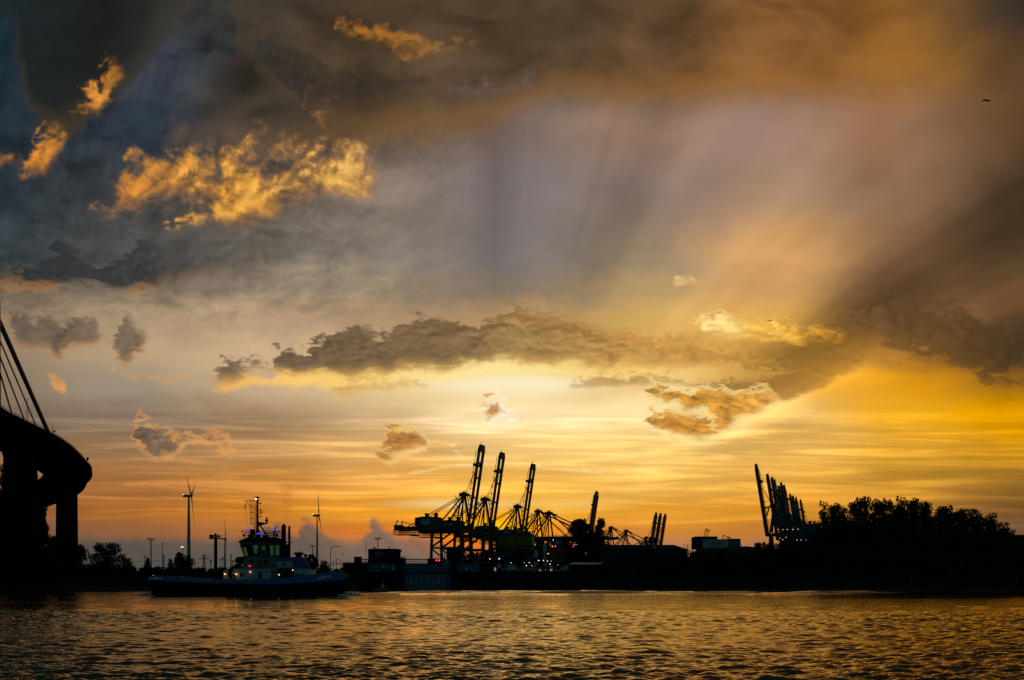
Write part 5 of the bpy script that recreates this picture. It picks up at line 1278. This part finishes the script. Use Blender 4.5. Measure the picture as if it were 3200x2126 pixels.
# ------------------------------------------------------------------ the harbour tug
S = F_PX / TUG_Y                                                     # photo pixels per metre at the tug
TX0 = 785.0
WL = HORIZON + CAM_H * S                                             # waterline in photo pixels
def tp(px, py): return ((px - TX0) / S, (WL - py) / S)
def TX(px): return (px - TX0) / S
def TZ(py): return (WL - py) / S
def tug():
    root = thing('harbour_tug', 'blue-hulled harbour tug with white wheelhouse and twin funnels under way to the right', 'tugboat', ((TX0 - CX) / F_PX * TUG_Y, TUG_Y, 0))
    def mkhull(z_of, rng_px):
        rings = []
        for px, b in rng_px:
            rings.append([(TX(px) + dx, s * b * wf, z) for s, seq in ((-1, z_of(px)), (1, z_of(px)[::-1])) for z, wf, dx in seq])
        return rings
    ST = [(472, 1.2), (480, 2.6), (497, 3.9), (540, 5.0), (620, 5.4), (700, 5.5), (800, 5.5), (900, 5.3), (960, 4.9), (1010, 4.1), (1050, 3.0), (1078, 1.7), (1096, .35)]
    sheer = lambda px: float(np.interp(px, [472, 485, 500, 545, 610, 700, 800, 880, 940, 1000, 1040, 1060, 1096], [1812, 1804, 1800.5, 1803, 1808, 1812.5, 1814.5, 1812, 1806, 1797, 1789.5, 1787, 1809]))
    band = lambda px: float(np.interp(px, [472, 490, 560, 650, 750, 900, 1000, 1060, 1096], [1815, 1815, 1818, 1822, 1826, 1826, 1820, 1816, 1812]))
    def low(px):
        f = abs(px - 785) / 310.0; rk = max(0, (px - 1000) / 96.0); rs = max(0, (560 - px) / 90.0)
        dx = -rk * 2.0 + rs * 1.0
        return [(TZ(band(px)) + .002, 1.0, 0), (TZ(band(px)) - .5, 1.02, 0), (.45, .93 - .12 * rk, dx * .55), (-.3, .85 - .25 * rk, dx), (-2.2, .55, dx * 1.3)]
    MB().loft(mkhull(low, ST)).build('hull', M['black'], root)
    def up(px): return [(TZ(sheer(px)), .93 if 520 < px < 1000 else .86, -.0), (TZ(band(px)) + .004, 1.0, 0)]
    bl = MB()
    for s in (-1, 1):
        ro = []
        for px, b in ST:
            (zt, wt, _), (zb, wb, _) = up(px)
            ro.append([(TX(px) - (.35 if px > 1060 else 0), s * b * wt, zt), (TX(px), s * b * wb, zb), (TX(px), s * (b * wb - .14), zb), (TX(px) - (.35 if px > 1060 else 0), s * (b * wt - .14), zt)])
        bl.loft(ro)
    bl.build('bulwark', M['hull_blue'], root, False)
    # inner deck, fender roll and cap rail
    dk = MB(); dk.loft([[(TX(px), -b * .9, TZ(band(px)) + .02), (TX(px), b * .9, TZ(band(px)) + .02), (TX(px), b * .9, TZ(band(px)) - .25), (TX(px), -b * .9, TZ(band(px)) - .25)] for px, b in ST[1:-1]]); dk.build('deck', M['grey'], root)
    fd = MB()
    for s in (-1, 1): fd.path([Vector((TX(px), s * (b + .06), TZ(band(px)) - .18)) for px, b in ST], .24, 8)
    fd.tube((TX(1083), -1.5, TZ(1813)), (TX(1097), 0, TZ(1812)), .45, .5, 10).tube((TX(1083), 1.5, TZ(1813)), (TX(1097), 0, TZ(1812)), .45, .5, 10)
    fd.build('rubber_fender', M['rubber'], root)
    cr = MB()
    for s in (-1, 1): cr.path([Vector((TX(px) - (.35 if px > 1060 else 0), s * (b * (.93 if 520 < px < 1000 else .86) - .07), TZ(sheer(px)) + .05)) for px, b in ST], .08, 6)
    cr.bar((TX(1066), -1.6, TZ(1787.5)), (TX(1087), -.75, TZ(1806)), .18, .5); cr.bar((TX(1066), 1.6, TZ(1787.5)), (TX(1087), .75, TZ(1806)), .18, .5)
    cr.build('cap_rail', M['cream'], root)
    # names on bow and stern
    def on_side(px, py):
        b = float(np.interp(px, [p for p, _ in ST], [v for _, v in ST])); f = (TZ(py) - TZ(band(px))) / max(.05, TZ(sheer(px)) - TZ(band(px)))
        wt = float(np.interp(px, [480, 520, 1000, 1050], [.86, .93, .93, .86])); return Vector((TX(px), -(b * (1 + (wt - 1) * f)) - .03, TZ(py)))
    for px, py, w in ((1024, 1806, 2.15), (521, 1809, 2.0)):
        p = on_side(px, py); r = on_side(px + 14, py - (3 if px > 800 else -1.5)) - on_side(px - 14, py + (3 if px > 800 else -1.5)); u = on_side(px, py - 4) - on_side(px, py + 4)
        lettering('FAIRPLAY IX', .46, M['name_white'], root, p + Vector((0, -.05, 0)), r, u, width=w)
    # deckhouse
    dh = MB(); dh.span((TX(715), -3.2, TZ(1818)), (TX(861), 3.2, TZ(1787)))
    dh.prism([tp(714, 1786.9), tp(861, 1786.9), tp(861, 1779), tp(738, 1778), tp(728, 1779)], -3.35, 3.35)
    house = dh.build('deckhouse', M['white'], root)
    for px, py, w, h in ((771, 1797, .55, .6), (828, 1799, .55, 1.05), (733, 1799, .4, .5)):
        MB().span((TX(px) - w / 2, -3.26, TZ(py) - h / 2), (TX(px) + w / 2, -3.21, TZ(py) + h / 2)).build('window', M['container_dark'], house)
    dr = MB().span((TX(798) - .55, -3.27, TZ(1813)), (TX(798) + .55, -3.21, TZ(1790))).build('door', M['grey'], house)
    MB().box((TX(798) + .38, -3.3, TZ(1802)), (.06, .06, .2)).build('handle', M['steel'], dr)
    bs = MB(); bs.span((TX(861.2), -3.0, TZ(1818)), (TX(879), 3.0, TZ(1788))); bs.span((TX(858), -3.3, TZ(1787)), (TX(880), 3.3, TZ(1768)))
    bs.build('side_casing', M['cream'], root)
    rc = MB(); rc.span((TX(879.2), -2.6, TZ(1816)), (TX(932), 2.6, TZ(1776))); rc.build('boat_recess', M['black'], root)
    fw = MB(); fw.prism([tp(932.3, 1816), tp(977, 1812), tp(977, 1779), tp(932.3, 1778)], -3.0, 3.0); fwd = fw.build('fore_casing', M['white'], root)
    for px, py, w, h in ((943, 1800, .5, .55), (958, 1797, .35, .35), (970, 1793, .7, 1.1)): MB().span((TX(px) - w / 2, -3.06, TZ(py) - h / 2), (TX(px) + w / 2, -3.01, TZ(py) + h / 2)).build('window', M['grey'] if px > 965 else M['container_dark'], fwd)
    lettering('IX', .45, M['grey'], root, (TX(899), -2.66, TZ(1782)), (1, 0, 0), (0, 0, 1))
    pn = MB(); pn.prism([tp(879, 1775.6), tp(930, 1775), tp(924, 1756), tp(879.5, 1756)], -3.3, -2.9); panel = pn.build('emblem_panel', M['white'], root)
    st = MB(); c = tp(901, 1765.5); pts = []
    for i in range(16):
        a = 2 * math.pi * i / 16; r = .42 if i % 2 == 0 else .25; pts.append((c[0] + r * math.cos(a), c[1] + r * math.sin(a)))
    st.prism(pts, -3.35, -3.305); st.build('star_emblem', M['hull_blue'], panel)
    cs = MB(); cs.prism([tp(880, 1775), tp(975, 1778.5), tp(975, 1766), tp(960, 1743), tp(906, 1742), tp(880, 1745)], -2.6, 2.6); cs.build('engine_casing', M['boat_blue'], root)
    # mid house and wheelhouse
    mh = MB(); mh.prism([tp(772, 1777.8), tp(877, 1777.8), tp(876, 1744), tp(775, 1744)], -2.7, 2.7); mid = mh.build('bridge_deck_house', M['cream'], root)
    for px in (800, 845): MB().span((TX(px) - .4, -2.76, TZ(1762)), (TX(px) + .4, -2.71, TZ(1752))).build('window', M['container_dark'], mid)
    ml = MB()
    for i in range(7): ml.bar((TX(776 + i * 17), -3.3, TZ(1778)), (TX(776 + i * 17), -3.3, TZ(1763)), .06)
    for z in (1763, 1768, 1773): ml.bar((TX(776), -3.3, TZ(z)), (TX(878), -3.3, TZ(z)), .05)
    ml.bar((TX(806), -3.0, TZ(1778)), (TX(828), -3.0, TZ(1748)), .12, .5); ml.build('railing', M['steel'], root)
    def wring(px0, px1, hb, py): return [(TX(px0) + .5, -hb, TZ(py)), (TX(px1) - .5, -hb, TZ(py)), (TX(px1), -hb + .9, TZ(py)), (TX(px1), hb - .9, TZ(py)), (TX(px1) - .5, hb, TZ(py)), (TX(px0) + .5, hb, TZ(py)), (TX(px0), hb - .9, TZ(py)), (TX(px0), -hb + .9, TZ(py))]
    A, B_, C_, D_ = wring(775, 879, 2.5, 1744), wring(772, 881, 2.62, 1739), wring(761, 883, 3.0, 1702), wring(758, 886, 3.12, 1696)
    wh = MB(); wh.loft([A, B_], caps=False); wh.loft([C_, D_], caps=False); wh.add(A, [tuple(range(8))])
    for i in range(8):                                                # window posts
        wh.bar(B_[i], C_[i], .16, .16)
    for i, fr in ((0, (.30, .52, .70)), (4, (.30, .48, .70)), (2, (.5,)), (6, (.5,))):
        for f in fr:
            p = Vector(B_[i]).lerp(Vector(B_[(i + 1) % 8]), f); q = Vector(C_[i]).lerp(Vector(C_[(i + 1) % 8]), f); wh.bar(p, q, .62 if (f == .52 and i == 0) or (f == .48 and i == 4) else .2, .14)
    for f0, f1 in ((.56, .70),):                                      # the wheelhouse door below its small window
        a = Vector(B_[0]).lerp(Vector(B_[1]), f0); b = Vector(B_[0]).lerp(Vector(B_[1]), f1); t0 = Vector(C_[0]).lerp(Vector(C_[1]), f0); t1 = Vector(C_[0]).lerp(Vector(C_[1]), f1)
        wh.add([a, b, b.lerp(t1, .52), a.lerp(t0, .52)], [(0, 1, 2, 3)]); wh.add([a.lerp(t0, .8), b.lerp(t1, .8), t1, t0], [(0, 1, 2, 3)])
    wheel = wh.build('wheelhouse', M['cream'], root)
    for i in range(8):
        j = (i + 1) % 8; k = .03
        n = (Vector(B_[j]) - Vector(B_[i])).cross(Vector(C_[i]) - Vector(B_[i])).normalized() * k
        MB().add([Vector(v) - n for v in (B_[i], B_[j], C_[j], C_[i])], [(0, 1, 2, 3)]).build('window', M['glass'], wheel)
    co = MB(); co.span((TX(785), -1.6, TZ(1744)), (TX(800), 1.6, TZ(1731))); co.span((TX(806), -.5, TZ(1744)), (TX(818), .5, TZ(1716))); co.ball((TX(812), 0, TZ(1714)), .28, 8); co.span((TX(853), -1.4, TZ(1744)), (TX(870), 1.4, TZ(1736))); co.build('console', M['black'], wheel)
    rf = MB(); rf.loft([wring(756, 888, 3.3, 1695.8), wring(758, 886, 3.3, 1693), wring(779, 869, 2.2, 1681)]); roof = rf.build('roof', M['black'], wheel)
    # top deck rails, blue lights, searchlights
    rl = MB()
    for s in (-2.1, 2.1):
        for z in (1661, 1666, 1671, 1676): rl.bar((TX(776), s, TZ(z)), (TX(871), s, TZ(z)), .06)
        for i in range(9): rl.bar((TX(776 + i * 11.9), s, TZ(1681)), (TX(776 + i * 11.9), s, TZ(1661)), .07)
    for px in (776, 871):
        for z in (1661, 1668, 1675): rl.bar((TX(px), -2.1, TZ(z)), (TX(px), 2.1, TZ(z)), .06)
    for px, sg in ((776, -1), (871, 1)): rl.bar((TX(px), -1.6, TZ(1666)), (TX(px + sg * 9), -1.8, TZ(1664)), .07); rl.ball((TX(px + sg * 10), -1.8, TZ(1663)), .17, 8); rl.bar((TX(px + sg * 2), -2.1, TZ(1679)), (TX(px + sg * 5), -2.3, TZ(1672)), .25)
    rl.build('top_railing', M['black'], root)
    for px0, py0, px1, py1 in ((778, 1655, 787, 1658), (788, 1656, 794, 1651), (811, 1671, 818, 1669), (819, 1670, 832, 1669), (861, 1661, 872, 1657)):
        MB().bar((TX(px0), -2.15, TZ(py0)), (TX(px1), -2.15, TZ(py1)), .16, .16).build('blue_light', M['lamp_blue'], root)
    q = MB(); q.span((TX(782), -1.4, TZ(1681)), (TX(794), 0, TZ(1672))); q.span((TX(786), -1, TZ(1672)), (TX(797), .2, TZ(1655))); q.span((TX(826), -1.2, TZ(1681)), (TX(838), .6, TZ(1683.5 - 10))); q.build('equipment_locker', M['black'], root)
    # mast with ladder cage
    ms = MB(); ms.tube((TX(804.5), 0, TZ(1681)), (TX(804.5), 0, TZ(1640)), .30, .22, 10).tube((TX(804.5), 0, TZ(1640)), (TX(804), 0, TZ(1562)), .22, .16, 10)
    ms.lathe((TX(804.5), 0, TZ(1560)), [(.12, 0), (.14, .12), (.38, .3), (.40, .38)], 12)
    ms.prism([tp(802, 1690), tp(812, 1690), tp(808, 1655), tp(803, 1655)], -.5, .5)
    ms.prism([tp(806, 1631), tp(836, 1635.5), tp(836, 1637), tp(806, 1645)], -.18, .18)
    ms.bar((TX(813), 0, TZ(1643)), (TX(842), 0, TZ(1684)), .22)
    for py in (1589, 1611, 1633): ms.bar((TX(797), 0, TZ(py)), (TX(804), 0, TZ(py)), .08)
    for py, l in ((1576, 8), (1596.5, 8), (1617, 8), (1606, 11)): ms.bar((TX(806), 0, TZ(py)), (TX(806 + l), 0, TZ(py - 2)), .1)
    mast = ms.build('mast', M['black'], root)
    lt = MB()
    for py in (1573, 1594, 1614): lt.tube((TX(814), 0, TZ(py + 2)), (TX(814.6), 0, TZ(py - 2)), .15, n=8)
    lt.tube((TX(808), 0, TZ(1566)), (TX(809), 0, TZ(1562)), .12, n=8); lt.ball((TX(808), 0, TZ(1571)), .1, 6)
    lt.lathe((TX(816.5), 0, TZ(1602)), [(.28, 0), (.2, .14), (.04, .2)], 10); lt.bar((TX(816.5), 0, TZ(1605)), (TX(816.5), 0, TZ(1601.5)), .06)
    lt.build('navigation_lights', M['black'], mast)
    rd = MB(); rd.lathe((TX(833.5), 0, TZ(1635.5)), [(.18, 0), (.12, .15), (.26, .3), (.27, .5), (.14, .62), (.16, .75), (.15, .92), (.03, 1.0)], 12); rd.build('radar_dome', M['black'], mast)
    MB().ball((TX(800), -.12, TZ(1560.5)), .13, 10).build('masthead_light', M['lamp_white'], mast)
    lc = MB()
    for px in (783, 787.5, 791, 796.5):
        lc.bar((TX(px), -.25 if px < 795 else 0, TZ(1565)), (TX(px), -.25 if px < 795 else 0, TZ(1639 if px < 795 else 1681)), .055 if px < 795 else .1)
    for py in (1565, 1584, 1602, 1620.5, 1639): lc.bar((TX(783), -.2, TZ(py)), (TX(797), 0, TZ(py)), .075)
    lc.bar((TX(766), 0, TZ(1565)), (TX(798), 0, TZ(1565)), .1); lc.bar((TX(766.5), 0, TZ(1565.5)), (TX(783), 0, TZ(1584)), .075); lc.bar((TX(775), 0, TZ(1574)), (TX(785), 0, TZ(1565)), .06)
    for py in range(1568, 1680, 4): lc.bar((TX(796.5), 0, TZ(py)), (TX(800), 0, TZ(py)), .035)
    lc.build('ladder_cage', M['crane_red'], mast)
    fl = MB(); fl.prism([tp(766.8, 1574), tp(768, 1583), tp(766.5, 1590), tp(764, 1588), tp(765, 1580)], -.03, .03); flag = fl.build('flag', M['cloth'], mast)
    hl = MB(); hl.path([Vector((TX(766.5), 0, TZ(1565))), Vector((TX(767), 0, TZ(1580))), Vector((TX(770), 0, TZ(1610))), Vector((TX(775), 0, TZ(1655)))], .015, 4); hl.path([Vector((TX(812), 0, TZ(1600))), Vector((TX(820), 0, TZ(1634)))], .012, 4); hl.build('halyard', M['steel'], mast)
    # funnels
    for y, (x0, x1, pt) in ((-.9, (883, 897.5, 1639)), (.3, (899, 906.5, 1642.5))):
        r = (x1 - x0) / S / 2; cx_ = (TX(x0) + TX(x1)) / 2
        f = MB(); f.tube((cx_, y, TZ(1750)), (cx_, y, TZ(pt + 7)), r * 1.08, r, 14).tube((cx_, y, TZ(pt + 7)), (cx_ + r * .3, y, TZ(pt)), r, r * .45, 14)
        f.bar((cx_ + r, y, TZ(1695)), (cx_ + r + .25, y, TZ(1695)), .15)
        f.build('funnel', M['black'], root)
    fb = MB(); fb.span((TX(880.5), -1.6, TZ(1745)), (TX(905), -.1, TZ(1702))); fb.build('funnel_casing', M['black'], root)
    # gear on the fore casing: ventilator, searchlight, hose boom
    g = MB(); g.span((TX(926), -.7, TZ(1745)), (TX(941), .7, TZ(1731))); g.span((TX(923), -.95, TZ(1734)), (TX(945), .95, TZ(1727))); g.bar((TX(931), 0, TZ(1727)), (TX(943), 0, TZ(1723.5)), .06)
    g.build('ventilator', M['black'], root)
    g = MB(); g.tube((TX(955), 0, TZ(1743)), (TX(956), 0, TZ(1736)), .22, n=8); g.tube((TX(951), 0, TZ(1733)), (TX(958), 0, TZ(1739)), .2, .28, 10); g.build('searchlight', M['black'], root)
    g = MB(); g.path([Vector((TX(966), 0, TZ(1760))), Vector((TX(967), 0, TZ(1741))), Vector((TX(972), 0, TZ(1736))), Vector((TX(979), 0, TZ(1741))), Vector((TX(986), 0, TZ(1757))), Vector((TX(992), 0, TZ(1770)))], .36, 10); g.span((TX(964), -.8, TZ(1779)), (TX(985), .8, TZ(1755))); g.build('towing_winch', M['black'], root)
    g = MB(); g.tube((TX(752), -1.2, TZ(1752)), (TX(752), 1.2, TZ(1752)), .62, n=14); g.tube((TX(762), -.6, TZ(1747)), (TX(762), .6, TZ(1747)), .42, n=12); g.bar((TX(745), 0, TZ(1778)), (TX(752), 0, TZ(1750)), .5, .8); g.path([Vector((TX(761), .2, TZ(1744))), Vector((TX(762), .2, TZ(1738.5))), Vector((TX(769), .2, TZ(1737.5))), Vector((TX(770), .2, TZ(1750)))], .05, 5)
    g.bar((TX(727), -.4, TZ(1755)), (TX(748), -.4, TZ(1753)), .12); g.bar((TX(729), -.4, TZ(1778)), (TX(729), -.4, TZ(1755)), .1); g.bar((TX(737), -.4, TZ(1778)), (TX(737), -.4, TZ(1755)), .1)
    g.path([Vector((TX(738), -2.5, TZ(1814))), Vector((TX(735), -3.4, TZ(1795))), Vector((TX(740), -3.4, TZ(1780))), Vector((TX(757), -2.2, TZ(1766)))], .32, 8)
    g.build('deck_winch', M['black'], root)
    g = MB()
    for px in (560, 640): g.tube((TX(px), -1.5, TZ(1822)), (TX(px), -1.5, TZ(1806)), .18, n=8); g.tube((TX(px + 8), -1.5, TZ(1822)), (TX(px + 8), -1.5, TZ(1806)), .18, n=8); g.bar((TX(px - 4), -1.5, TZ(1809)), (TX(px + 12), -1.5, TZ(1809)), .2)
    g.tube((TX(690), -1.6, TZ(1810)), (TX(690), 1.6, TZ(1810)), .8, n=16); g.build('bollards', M['black'], root)
    MB().torus((TX(748), -3.62, TZ(1806)), .36, .13).build('tyre_fender', M['rubber'], root)
    # lit lamps on deck, each with its own light
    for k, (px, py, y, e) in enumerate(((720, 1794.5, -3.32, 2.5), (755, 1795, -3.32, 4), (798, 1788, -3.34, .8), (884, 1797, -2.75, 1), (926, 1783, -2.75, 1), (585, 1806, -2.2, 1), (499, 1800, -2.9, 1.5))):
        o = MB().ball((TX(px), y, TZ(py)), .085, 8).build('deck_light', M['lamp_warm'], root)
        MB().box((TX(px), y + .06, TZ(py) + .13), (.24, .2, .07)).build('lamp_shade', M['steel'], o)
        ld = bpy.data.lights.new('deck_lamp', 'POINT'); ld.energy = e; ld.color = (1.0, .45, .14); ld.shadow_soft_size = .1
        lo = bpy.data.objects.new('deck_lamp', ld); COL.objects.link(lo); lo.parent = o; lo.location = (TX(px), y - .22, TZ(py) - .05)
    MB().bar((TX(792), -2.95, TZ(1771.5)), (TX(796.5), -2.95, TZ(1768)), .16).build('red_light', M['lamp_red'], root)
    # the crew member on the top deck, leaning over the rail
    pr = thing('person', 'person in dark clothes on the wheelhouse roof leaning right over the rail', 'person', (root.location.x + TX(857), TUG_Y, TZ(1681)))
    V = [(-.16, 0, .02), (-.14, 0, .48), (-.08, 0, .92), (.02, 0, 1.2), (.14, 0, 1.46), (.22, 0, 1.56),      # left leg, spine, neck
         (.12, .16, .02), (.06, .13, .48), (.30, 0, 1.68), (-.02, -.2, 1.42), (.2, -.26, 1.18), (.42, -.2, 1.1), (-.02, .2, 1.42), (.2, .26, 1.18), (.42, .2, 1.1), (.04, -.02, .04), (.26, .16, .04), (.36, 0, 1.74)]
    E = [(0, 1), (1, 2), (2, 3), (3, 4), (4, 5), (6, 7), (7, 2), (5, 8), (4, 9), (9, 10), (10, 11), (4, 12), (12, 13), (13, 14), (0, 15), (6, 16), (8, 17)]
    RD = [.06, .085, .15, .17, .16, .07, .06, .085, .11, .07, .055, .045, .07, .055, .045, .045, .045, .09]
    me = bpy.data.meshes.new('body'); me.from_pydata(V, E, []); me.materials.append(M['cloth'])
    bo = link('body', me, pr)
    sk = bo.modifiers.new('skin', 'SKIN'); bo.modifiers.new('smooth', 'SUBSURF').levels = 1; bo.modifiers['smooth'].render_levels = 2
    if not me.skin_vertices: me.attributes.new('skin', 'FLOAT', 'POINT')
    for v, r in zip(me.skin_vertices[0].data, RD): v.radius = (r, r)
    me.skin_vertices[0].data[2].use_root = True
    MB().ball((.32, 0, 1.72), .13, 10).build('hood', M['cloth'], pr)
    return root
def ensure_skin():
    pass
tug()

# foam at bow and stern
def wash():
    rng = random.Random(4)
    for lbl, px0, px1, hgt_m, nm, y0 in (('white bow wave curling at the right end of the tug', 1050, 1150, .75, 'bow_wave', 168.0), ('churned white wash behind the tug stern', 410, 520, .75, 'stern_wash', 168.0)):
        ox = (px0 + px1) / 2; n, m = 60, 16
        W = (px1 - px0) / S
        rows = []
        for i in range(n + 1):
            f = i / n; x = -W / 2 + W * f
            e = math.sin(math.pi * f) ** .8 * (1.2 - .7 * f if nm == 'bow_wave' else .45 + .75 * f)
            rows.append([(x, -3.0 + 6 * j / m, -.12 + hgt_m * e * math.exp(-((j / m - .5) / .22) ** 2) * (.75 + .5 * rng.random())) for j in range(m + 1)])
        mb = MB(); mb.loft(rows, closed=False, caps=False)
        o = mb.build(nm, M['foam'], smooth=True); o.location = ((ox - CX) / F_PX * y0, y0, 0)
        tag(o, lbl, 'foam', kind='stuff')
wash()

# thin exhaust smoke over the funnels
def smoke():
    p = at(893, 1640, TUG_Y); k = TUG_Y / F_PX
    rings = []
    for f, r, dx in ((0, 5, 0), (.15, 9, 2), (.4, 14, 4), (.7, 20, 3), (1, 26, 2)):
        rings.append([(dx * k + r * k * math.cos(a), r * k * math.sin(a), f * 130 * k) for a in [2 * math.pi * i / 14 for i in range(14)]])
    o = MB().loft(rings).build('smoke', None); o.location = p
    m = bpy.data.materials.new('exhaust_smoke'); m.use_nodes = True; nt = m.node_tree; nt.nodes.remove(nt.nodes['Principled BSDF'])
    v = nt.nodes.new('ShaderNodeVolumePrincipled'); v.inputs['Color'].default_value = (.25, .22, .2, 1); v.inputs['Density'].default_value = .055
    nt.links.new(v.outputs[0], nt.nodes['Material Output'].inputs['Volume']); o.data.materials.append(m)
    tag(o, 'faint brown exhaust smoke rising above the tug funnels', 'smoke', kind='stuff')
smoke()

# ------------------------------------------------------------------ birds and the airliner
def bird(lbl, px, py, Y, span_px, roll, pose, group='birds in the sky'):
    k = Y / F_PX; p = at(px, py, Y); w = span_px * k / 2
    t = thing('bird', lbl, 'bird', p, 0, group); t.rotation_euler = (0, R(roll), 0)
    b = MB(); b.loft([[(x, r * math.cos(a), z + r * math.sin(a)) for a in [2 * math.pi * i / 8 for i in range(8)]] for x, r, z in ((-w * .30, w * .02, -.02 * w), (-w * .2, w * .06, 0), (0, w * .11, 0), (w * .18, w * .08, .02 * w), (w * .28, w * .06, .03 * w), (w * .36, w * .015, .01 * w))])
    b.add([(-w * .2, -w * .05, 0), (-w * .2, w * .05, 0), (-w * .48, w * .13, -.02 * w), (-w * .48, -w * .13, -.02 * w)], [(0, 1, 2, 3)]); b.build('body', M['feather'], t, True)
    for s, (e, tipx, tipz, elx, elz) in zip((-1, 1), pose):
        m = MB(); root_a, root_b = (w * .14, s * w * .06, 0), (-w * .14, s * w * .06, 0)
        el_a, el_b = (elx * w + w * .12, s * w * .25, elz * w), (elx * w - w * .14, s * w * .25, elz * w - .02 * w)
        tip = (tipx * w, s * w * e, tipz * w)
        th = .025 * w
        up = lambda q: (q[0], q[1], q[2] + th)
        P = [root_a, root_b, el_b, el_a, tip]; m.add(P + [up(q) for q in P], [(3, 2, 1, 0), (4, 2, 3), (5, 6, 7, 8), (8, 7, 9), (0, 5, 8, 3), (3, 8, 9, 4), (1, 2, 7, 6), (2, 4, 9, 7), (0, 1, 6, 5)])
        m.build('wing', M['feather'], t)
bird('large gliding bird high in the upper right sky', 3085, 315, 70, 54, 0, ((.4, -.85, -.42, -.42, .02), (.5, .55, .08, .3, .14)))
bird('bird flying left of the tug wheelhouse', 739, 1674, 190, 12, 20, ((.5, .35, .55, .2, .3), (.5, -.4, -.4, -.1, -.2)))
bird('bird flying between the curved street lamp and the lock', 1072, 1731, 210, 12, -25, ((.5, .6, .45, .2, .25), (.5, -.5, -.4, -.2, -.1)))
bird('tiny bird in the orange sky right of the lone raised boom', 2010, 1585.5, 400, 5, -20, ((.5, .6, .35, .3, .2), (.5, -.7, .35, -.3, .2)))
def airliner():
    Y = 5200; k = Y / F_PX; p = at(2405, 1003, Y); L = 17 * k
    t = thing('airliner', 'small airliner flying left in the golden sky over the bright cloud', 'airplane', p); t.rotation_euler = (0, R(1), 0)
    f = MB(); f.loft([[(x * L, r * L * math.cos(a), (z + r * math.sin(a)) * L) for a in [2 * math.pi * i / 10 for i in range(10)]] for x, r, z in ((-.5, .008, -.01), (-.46, .035, 0), (-.4, .052, 0), (.25, .052, 0), (.42, .03, .018), (.5, .008, .03))]); f.build('fuselage', M['grey'], t, True)
    for s in (-1, 1):
        w = MB(); w.add([(-.1 * L, s * .04 * L, -.02 * L), (.08 * L, s * .04 * L, -.02 * L), (.24 * L, s * .48 * L, .02 * L), (.18 * L, s * .48 * L, .02 * L), (-.1 * L, s * .04 * L, .0), (.08 * L, s * .04 * L, .0), (.24 * L, s * .48 * L, .03 * L), (.18 * L, s * .48 * L, .03 * L)], [(0, 1, 2, 3), (7, 6, 5, 4), (0, 3, 7, 4), (1, 5, 6, 2), (2, 6, 7, 3)]); w.build('wing', M['grey'], t)
        MB().tube((-.12 * L, s * .17 * L, -.06 * L), (.0, s * .17 * L, -.055 * L), .032 * L, .028 * L, 10).build('engine', M['steel'], t)
        h = MB(); h.prism([(.38 * L, .01 * L), (.46 * L, .01 * L), (.5 * L, .02 * L), (.47 * L, .02 * L)], s * .03 * L, s * .18 * L); h.build('tailplane', M['grey'], t)
    MB().prism([(.34 * L, .04 * L), (.46 * L, .04 * L), (.53 * L, .2 * L), (.47 * L, .2 * L)], -.008 * L, .008 * L).build('tail_fin', M['grey'], t)
airliner()
